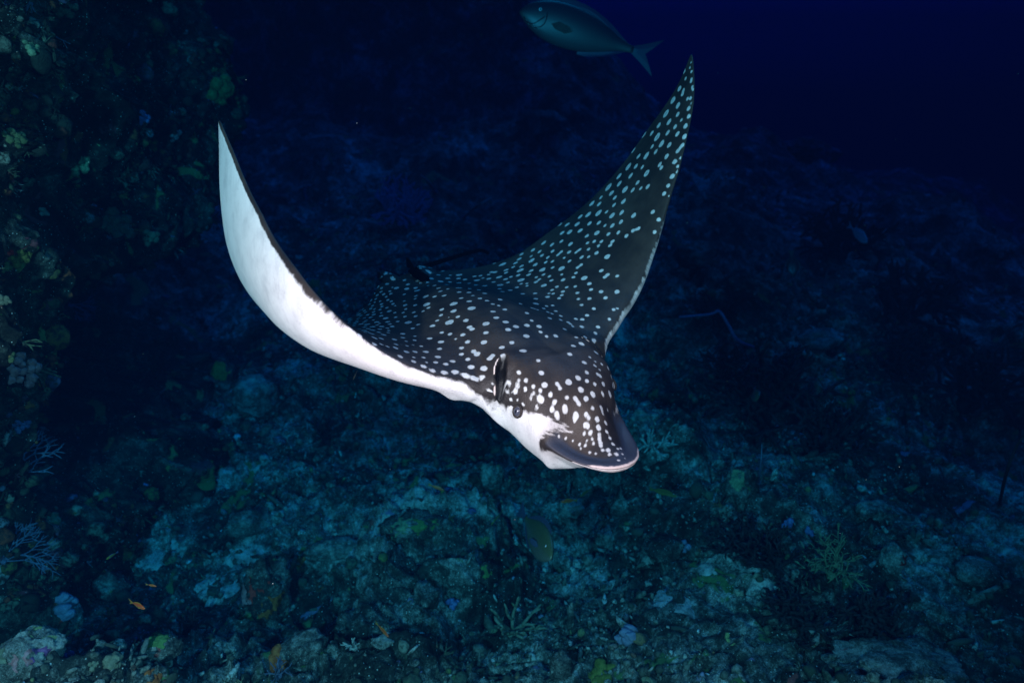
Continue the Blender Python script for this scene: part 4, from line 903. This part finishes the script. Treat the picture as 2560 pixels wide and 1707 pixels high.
sea_fan(4, 1120, 170, 'pale blue sea fan in the middle of the left edge', lean=(.5, 0, .8), depth=5)
sea_fan(70, 10, 110, 'blue gorgonian at the top left corner', lean=(-.4, 0, -.6), depth=5)
sea_fan(160, 700, 60, 'small blue gorgonian inside the wall hollow', 'blue', (.8, 0, -.2), depth=5)
whip([(1738, 800, None), (1695, 782, 4.0), (1672, 745, 3.95), (1652, 715, 3.95), (1630, 722, 3.95), (1560, 728, 3.9)], 'pale blue forked sea whip curving over the right slope', 'blue', .012)
whip([(1000, 442, None), (985, 420, 4.6), (965, 402, 4.5)], 'short pale sea whip leaning on the far slope between the wings', 'fan_blue', .014)
whip([(1065, 500, None), (1095, 475, 4.4), (1128, 455, 4.4)], 'faint bent sea whip right of the blue soft coral', 'fan_blue', .012)
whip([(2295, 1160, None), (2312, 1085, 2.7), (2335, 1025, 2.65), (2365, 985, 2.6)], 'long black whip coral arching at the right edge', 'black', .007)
whip([(1742, 1110, None), (1748, 1060, 2.95), (1750, 1020, 2.95)], 'thin upright pale whip below the black bushes', 'fan_blue', .005)
sponge(1041, 1387, 40, 'bright blue cushion sponge among rubble, bottom centre', 'blue', 5, 'cushion_sponge')
sponge(1449, 1462, 62, 'lilac blue leafy sponge near the bottom edge right of centre', 'lilac', 6, 'leaf_sponge', flat=1.8)
sponge(140, 1388, 70, 'lilac grey leafy sponge above the bottom left mound', 'lilac', 6, 'leaf_sponge', flat=1.6)
sponge(576, 1417, 60, 'lime green cluster of round soft corals left of the orange boulder', 'lime', 16, 'soft_coral', 'coral', lob=.2)
sponge(1383, 1550, 80, 'yellow-green soft patch on the bottom edge right of centre', 'yellow', 9, 'crust_sponge', flat=.6)
sponge(950, 1225, 40, 'yellow-green sponge on the hump below the ray', 'lime', 6, 'crust_sponge', flat=.6)
sponge(355, 1478, 55, 'olive yellow tuft on top of the hollow ledge', 'yellow', 7, 'tuft_sponge')
sponge(137, 1548 if False else 1424, 14, 'tiny red ball sponge on the green tufted boulder', 'red', 3, 'ball_sponge', lob=.6)
sponge(258, 1528, 48, 'round tan coral near the bottom left', 'cream', 5, 'round_coral', 'coral', lob=.6)
sponge(218, 1528, 34, 'pale cream knobs left of the round tan coral', 'cream', 5, 'knob_coral', 'coral', lob=.35)
sponge(352, 1552, 50, 'orange sponge in the mouth of the black hollow', 'orange', 6, 'crust_sponge', flat=.6)
sponge(110, 1497, 36, 'white shell-like sponge on the bottom left mound', 'sand', 4, 'white_sponge', flat=.6)
sponge(155, 1510, 34, 'purple knob sponge beside the white shell-like one', 'purple', 4, 'knob_sponge')
sponge(1812, 1205, 34, 'left blue sponge of the pair at lower right', 'blue', 5, 'cushion_sponge')
sponge(1860, 1222, 34, 'right blue sponge of the pair at lower right', 'blue', 5, 'cushion_sponge')
sponge(1020, 1058, 22, 'small round pale sponge on the reef below the ray', 'cream', 3, 'ball_sponge', lob=.6)
sponge(690, 1290, 30, 'orange spot sponge on the flank of the pale slab', 'orange', 4, 'crust_sponge', flat=.5)
sponge(720, 655, 46, 'green sponge patch on the reef behind the left wing', 'green', 7, 'crust_sponge', flat=.7)
sponge(912, 506, 18, 'orange spot at the foot of the blue soft coral', 'orange', 4, 'crust_sponge', flat=.7)
sponge(640, 1515, 70, 'brown-orange sponge mat at the bottom edge, left of centre', 'orange', 9, 'mat_sponge', flat=.4)
sponge(1780, 980, 40, 'pale knob coral below the largest black bush', 'grey_coral', 5, 'knob_coral', 'coral')
sponge(1570, 1255, 40, 'pale blue knob coral on the low dark hump', 'lilac', 6, 'knob_coral', 'coral')
# growth on the left wall
wl = [(48, 848, 95, 'pink', 14, 'pink soft corals in a drooping band on the left wall', 'soft_coral', .2), (100, 880, 30, 'orange', 5, 'orange sponge at the end of the pink band', 'crust_sponge', .35),
      (66, 930, 26, 'orange', 4, 'small orange knob below the pink band', 'knob_sponge', .4), (82, 965, 60, 'orange', 9, 'dull orange sponge crust with blue dots below the pink band', 'crust_sponge', .25),
      (50, 978, 45, 'blue', 8, 'blue sponge knobs left of the dull orange crust', 'knob_sponge', .25), (28, 822, 40, 'lime', 7, 'pale green sponge above the pink band', 'crust_sponge', .3),
      (45, 592, 60, 'yellow', 8, 'yellow-green coral shelf on the left edge', 'shelf_coral', .3), (12, 612, 40, 'lime', 6, 'pale green crust left of the yellow shelf', 'crust_sponge', .3), (12, 690, 34, 'cream', 5, 'cream coral knob under the yellow shelf', 'knob_coral', .35),
      (22, 580, 24, 'red', 4, 'red sponge behind the yellow shelf', 'crust_sponge', .4), (328, 272, 42, 'blue', 7, 'light blue sponge high on the left wall', 'knob_sponge', .3), (422, 340, 52, 'red', 9, 'dark red sponge patch on the wall near the wing tip', 'crust_sponge', .28),
      (400, 310, 40, 'pink', 7, 'salmon sponge patch above the dark red one', 'crust_sponge', .28), (345, 338, 46, 'orange', 7, 'brown-orange crust left of the dark red patch', 'crust_sponge', .28), (448, 140, 56, 'red', 9, 'rusty red crust near the upper edge of the wall', 'crust_sponge', .25),
      (505, 205, 85, 'green', 12, 'green algae clump jutting from the wall edge', 'algae_clump', .3), (462, 95, 24, 'cream', 4, 'pale knob above the rusty crust', 'knob_coral', .4), (20, 198, 20, 'yellow', 4, 'yellow sponge knob near the upper left edge', 'knob_sponge', .45),
      (388, 22, 40, 'cream', 5, 'pale upright sponge at the top of the wall', 'tube_sponge', .35), (150, 20, 60, 'cream', 7, 'pale green crust at the top left', 'crust_sponge', .3), (100, 488, 30, 'sand', 5, 'two white sponge flecks on the dark wall', 'white_sponge', .35),
      (265, 520, 90, 'cream', 10, 'grey-green coral shelves on the lower wall bulge', 'shelf_coral', .28), (345, 545, 50, 'cream', 7, 'pale coral knobs at the wall bulge edge', 'knob_coral', .3), (35, 320, 60, 'lime', 8, 'teal crust patches on the left edge of the wall', 'crust_sponge', .26),
      (70, 110, 50, 'olive_coral', 7, 'olive coral plates near the upper left', 'plate_coral', .3), (180, 380, 60, 'olive_coral', 8, 'olive coral plates in the middle of the wall', 'plate_coral', .3), (60, 420, 46, 'cream', 7, 'pale coral clump on the wall above the white flecks', 'knob_coral', .3),
      (90, 1090, 60, 'cream', 8, 'pale branching tips at the foot of the left wall', 'knob_coral', .25), (110, 1200, 60, 'olive_coral', 8, 'olive coral clump low at the left', 'plate_coral', .28), (250, 640, 46, 'olive_coral', 7, 'dim green plates in the wall hollow', 'plate_coral', .3), (20, 1385, 46, 'cream', 7, 'cream coral clump at the lower left edge', 'knob_coral', .3)]
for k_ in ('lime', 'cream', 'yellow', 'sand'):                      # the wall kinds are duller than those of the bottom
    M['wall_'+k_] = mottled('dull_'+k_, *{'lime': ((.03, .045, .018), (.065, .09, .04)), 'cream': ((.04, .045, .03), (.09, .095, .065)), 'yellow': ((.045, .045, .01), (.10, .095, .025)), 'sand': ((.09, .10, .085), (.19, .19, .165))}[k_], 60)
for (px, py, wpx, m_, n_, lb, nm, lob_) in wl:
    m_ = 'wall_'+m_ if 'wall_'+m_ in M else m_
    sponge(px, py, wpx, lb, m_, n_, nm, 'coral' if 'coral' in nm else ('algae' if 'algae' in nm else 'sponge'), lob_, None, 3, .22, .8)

# ------------------------------------------------------------------ low growth that carpets the reef: knobs, fingers and tufts nobody could count
def knob(k):
    v_, f_ = ICO[2] if k < 4 else ICO[1]; rn = np.random.default_rng(300+k)
    if k < 4:
        v2 = v_*(1+.35*perlin(v_*1.8+k*5)+.25*perlin(v_*4+k))[:, None]*A([1, 1, [.8, .5, 1.1, .35][k]]); return v2+A([0, 0, .25]), f_
    rr_ = np.random.default_rng(k); parts = []
    for j in range(7):
        a_ = 2*math.pi*j/7+rr_.uniform(-.4, .4); dd = A([math.cos(a_)*rr_.uniform(.2, .9), math.sin(a_)*rr_.uniform(.2, .9), 1.0]); p1 = dd*rr_.uniform(.5, .8); p2 = p1+dd*.5+rr_.normal(0, .25, 3)
        parts.append(tube([(0, 0, 0), p1, p2], [.16, .12, .07] if k < 6 else [.07, .05, .03], 4, False))
    v2, f2 = join(parts); return v2, A([(q[0], q[1], q[2]) for q in f2]+[(q[0], q[2], q[3]) for q in f2])
def scatter(P_, N_, idx_pool, wts, count, s0, sig, seed, smin, smax):
    rn = np.random.default_rng(seed); pk = rn.choice(idx_pool, count, p=wts); sz = np.clip(s0*np.exp(rn.normal(0, sig, count)), smin, smax); vb, fb, rb, n0 = [], [], [], 0
    KN = [knob(k) for k in range(8)]
    th_ = rn.uniform(0, 6.28, count); up_ = N_[pk]+rn.normal(0, .25, (count, 3)); up_ /= np.linalg.norm(up_, axis=1)[:, None]
    a1 = np.cross(up_, A([.3, .9, .2])); a1 /= np.linalg.norm(a1, axis=1)[:, None]; a2 = np.cross(up_, a1); c_, s_ = np.cos(th_)[:, None], np.sin(th_)[:, None]; a1, a2 = a1*c_+a2*s_, a2*c_-a1*s_
    kind = rn.integers(0, 8, count)
    for k in range(8):
        q = np.where(kind == k)[0]; v0, f0 = KN[k]; z_ = sz[q][:, None, None]
        v3 = (a1[q][:, None]*v0[None, :, :1]+a2[q][:, None]*v0[None, :, 1:2]+up_[q][:, None]*v0[None, :, 2:])*z_+P_[pk[q]][:, None]
        vb.append(v3.reshape(-1, 3)); fb.append((f0[None]+(np.arange(len(q))*len(v0))[:, None, None]+n0).reshape(-1, 3)); rb.append(np.repeat(rn.random(len(q)), len(v0))); n0 += len(q)*len(v0)
    return np.concatenate(vb), np.concatenate(fb), np.concatenate(rb)
def grid_normals(G, r, c):
    g_ = G.reshape(r, c, 3); du = np.gradient(g_, axis=0); dv = np.gradient(g_, axis=1); n_ = np.cross(dv, du).reshape(-1, 3); return n_/(np.linalg.norm(n_, axis=1)[:, None]+1e-12)
SB_N = grid_normals(SB_P, NR, NA); SB_N *= np.sign(SB_N[:, 2:3]+1e-9); W_N = grid_normals(W, NY, NZ); W_N *= np.sign(W_N[:, :1]+1e-9)
g = NG('reef_growth', .9, .1); p_ = g.pos(); r_ = g.attr('rnd')
c_ = g.ramp(r_, [(0.0, (.02, .025, .02)), (.25, (.05, .07, .045)), (.45, (.09, .11, .07)), (.60, (.16, .17, .13)), (.74, (.24, .24, .21)), (.80, (.09, .13, .04)), (.86, (.22, .06, .04)), (.90, (.10, .10, .20)), (.95, (.24, .23, .12)), (1.0, (.32, .315, .29))])
c_ = g.mix(g.mrange(g.noise(60, 5, .7, p_), .4, .62), c_, (.035, .042, .034)); g.color(c_); g.bump(g.noise(180, 3, .7, p_), .8, .008); M['growth'] = g.m
g = NG('wall_growth', .9, .1); p_ = g.pos(); r_ = g.attr('rnd')
c_ = g.ramp(r_, [(0.0, (.012, .014, .011)), (.3, (.035, .04, .028)), (.5, (.06, .07, .04)), (.62, (.12, .12, .09)), (.70, (.20, .20, .16)), (.74, (.07, .10, .03)), (.82, (.22, .05, .02)), (.90, (.14, .03, .03)), (.95, (.06, .07, .14)), (1.0, (.28, .28, .24))])
c_ = g.mix(g.mrange(g.noise(60, 5, .7, p_), .4, .62), c_, (.022, .022, .016)); g.color(c_); g.bump(g.noise(180, 3, .7, p_), .8, .008); M['wall_growth'] = g.m
pool = np.where((np.abs(SB_P[:, 0])/np.maximum(SB_P[:, 1], .1) < .95) & (SB_R < 11) & (SB_R > 1.2))[0]; wq = SB_R[pool]**.5*np.clip(.15+1.8*perlin(SB_P[pool]*1.1+71), .02, 2); wq /= wq.sum()
v_, f_, r_ = scatter(SB_P, SB_N, pool, wq, 9000, .012, .5, 41, .004, .036)
tag(obj('reef_growth', v_, f_, M['growth'], seabed, attrs=dict(rnd=r_)), kind='stuff')
pool = np.where((W[:, 2] > -.2) & (W[:, 2] < 4.4) & (W[:, 1] > 1.2))[0]; wq = np.clip(.2+1.6*perlin(W[pool]*1.7+21), .03, 2); wq /= wq.sum()
v_, f_, r_ = scatter(W, W_N, pool, wq, 10000, .012, .55, 43, .004, .045)
tag(obj('wall_growth', v_, f_, M['wall_growth'], wall, attrs=dict(rnd=r_)), kind='stuff')

# ------------------------------------------------------------------ loose rubble: the largest pieces one by one, the rest as one part
def shard_mesh(k):
    v_, f_ = ICO[1]; rn = np.random.default_rng(100+k); s_ = [(1, .8, .6), (1.9, .5, .45), (1.2, 1, .4), (1, .9, .8), (2.4, .38, .36), (1.3, .7, .7)][k % 6]
    v2 = v_*A(s_)*(1+rn.uniform(-.22, .22, (len(v_), 1))); return v2, f_
SH = [shard_mesh(k) for k in range(8)]
vis = (np.abs(SB_P[:, 0])/np.maximum(SB_P[:, 1], .1) < .95) & (SB_R < 9) & (SB_R > 1.3)
cand_ = np.where(vis)[0]; wt_ = (SB_R[cand_]**.35)*np.clip(.35+1.5*perlin(SB_P[cand_]*.8+33), .05, 2); wt_ /= wt_.sum()
NRUB = 10000; pick = RNG.choice(cand_, NRUB, p=wt_); size = .0070*np.exp(RNG.normal(0, .55, NRUB))*(1+.10*SB_R[pick]); size = np.clip(size, .004, .042)
app = size/((SB_P[pick]-CAM)@FWD); order = np.argsort(-app)
def rot_rand(n_):
    q = RNG.normal(size=(n_, 4)); q /= np.linalg.norm(q, axis=1)[:, None]; a, b, c, d_ = q.T
    return np.stack([np.stack([1-2*(c*c+d_*d_), 2*(b*c-a*d_), 2*(b*d_+a*c)], 1), np.stack([2*(b*c+a*d_), 1-2*(b*b+d_*d_), 2*(c*d_-a*b)], 1), np.stack([2*(b*d_-a*c), 2*(c*d_+a*b), 1-2*(b*b+c*c)], 1)], 1)
ROT = rot_rand(NRUB); ROT[:, 2, :] *= 1.0
me_sh = []
for k in range(8):
    o = obj('rubble_stone', SH[k][0], SH[k][1], M['stone'], smooth=False); me_sh.append(o.data); bpy.data.objects.remove(o)
for i in order[:300]:
    o = bpy.data.objects.new('rubble_stone', me_sh[i % 8]); COL.objects.link(o); o.parent = seabed
    o.location = SB_P[pick[i]]+A([0, 0, size[i]*.25]); o.rotation_euler = Matrix(ROT[i].tolist()).to_euler(); o.scale = (size[i],)*3
vb, fb, rb, n0 = [], [], [], 0; rest = order[300:]
for k in range(8):
    idx = rest[rest % 8 == k]; v0, f0 = SH[k]
    vv_ = np.einsum('nij,mj->nmi', ROT[idx], v0)*size[idx, None, None]+SB_P[pick[idx]][:, None]+A([0, 0, 1])*size[idx, None, None]*.25
    ff = f0[None]+(np.arange(len(idx))*len(v0))[:, None, None]+n0; vb.append(vv_.reshape(-1, 3)); fb.append(ff.reshape(-1, 3)); rb.append(np.repeat(RNG.random(len(idx)), len(v0))); n0 += len(idx)*len(v0)
tag(obj('coral_rubble', np.concatenate(vb), np.concatenate(fb), M['rubble'], seabed, smooth=False, attrs=dict(rnd=np.concatenate(rb))), kind='stuff')

# ------------------------------------------------------------------ drifting specks in the water
nsn = 90; v0, f0 = ICO[1]; dsn = RNG.uniform(1.5, 4.0, nsn); cs_ = np.stack([at(px, py, q) for px, py, q in zip(RNG.uniform(0, 2560, nsn), RNG.uniform(0, 1707, nsn), dsn)])
keep_ = (cs_[:, 2] > .6); cs_ = cs_[keep_]; rs = RNG.uniform(.0004, .0011, len(cs_))
tag(obj('marine_snow', (v0[None]*rs[:, None, None]+cs_[:, None]).reshape(-1, 3), (f0[None]+(np.arange(len(cs_))*len(v0))[:, None, None]).reshape(-1, 3), M['snow']), kind='stuff')
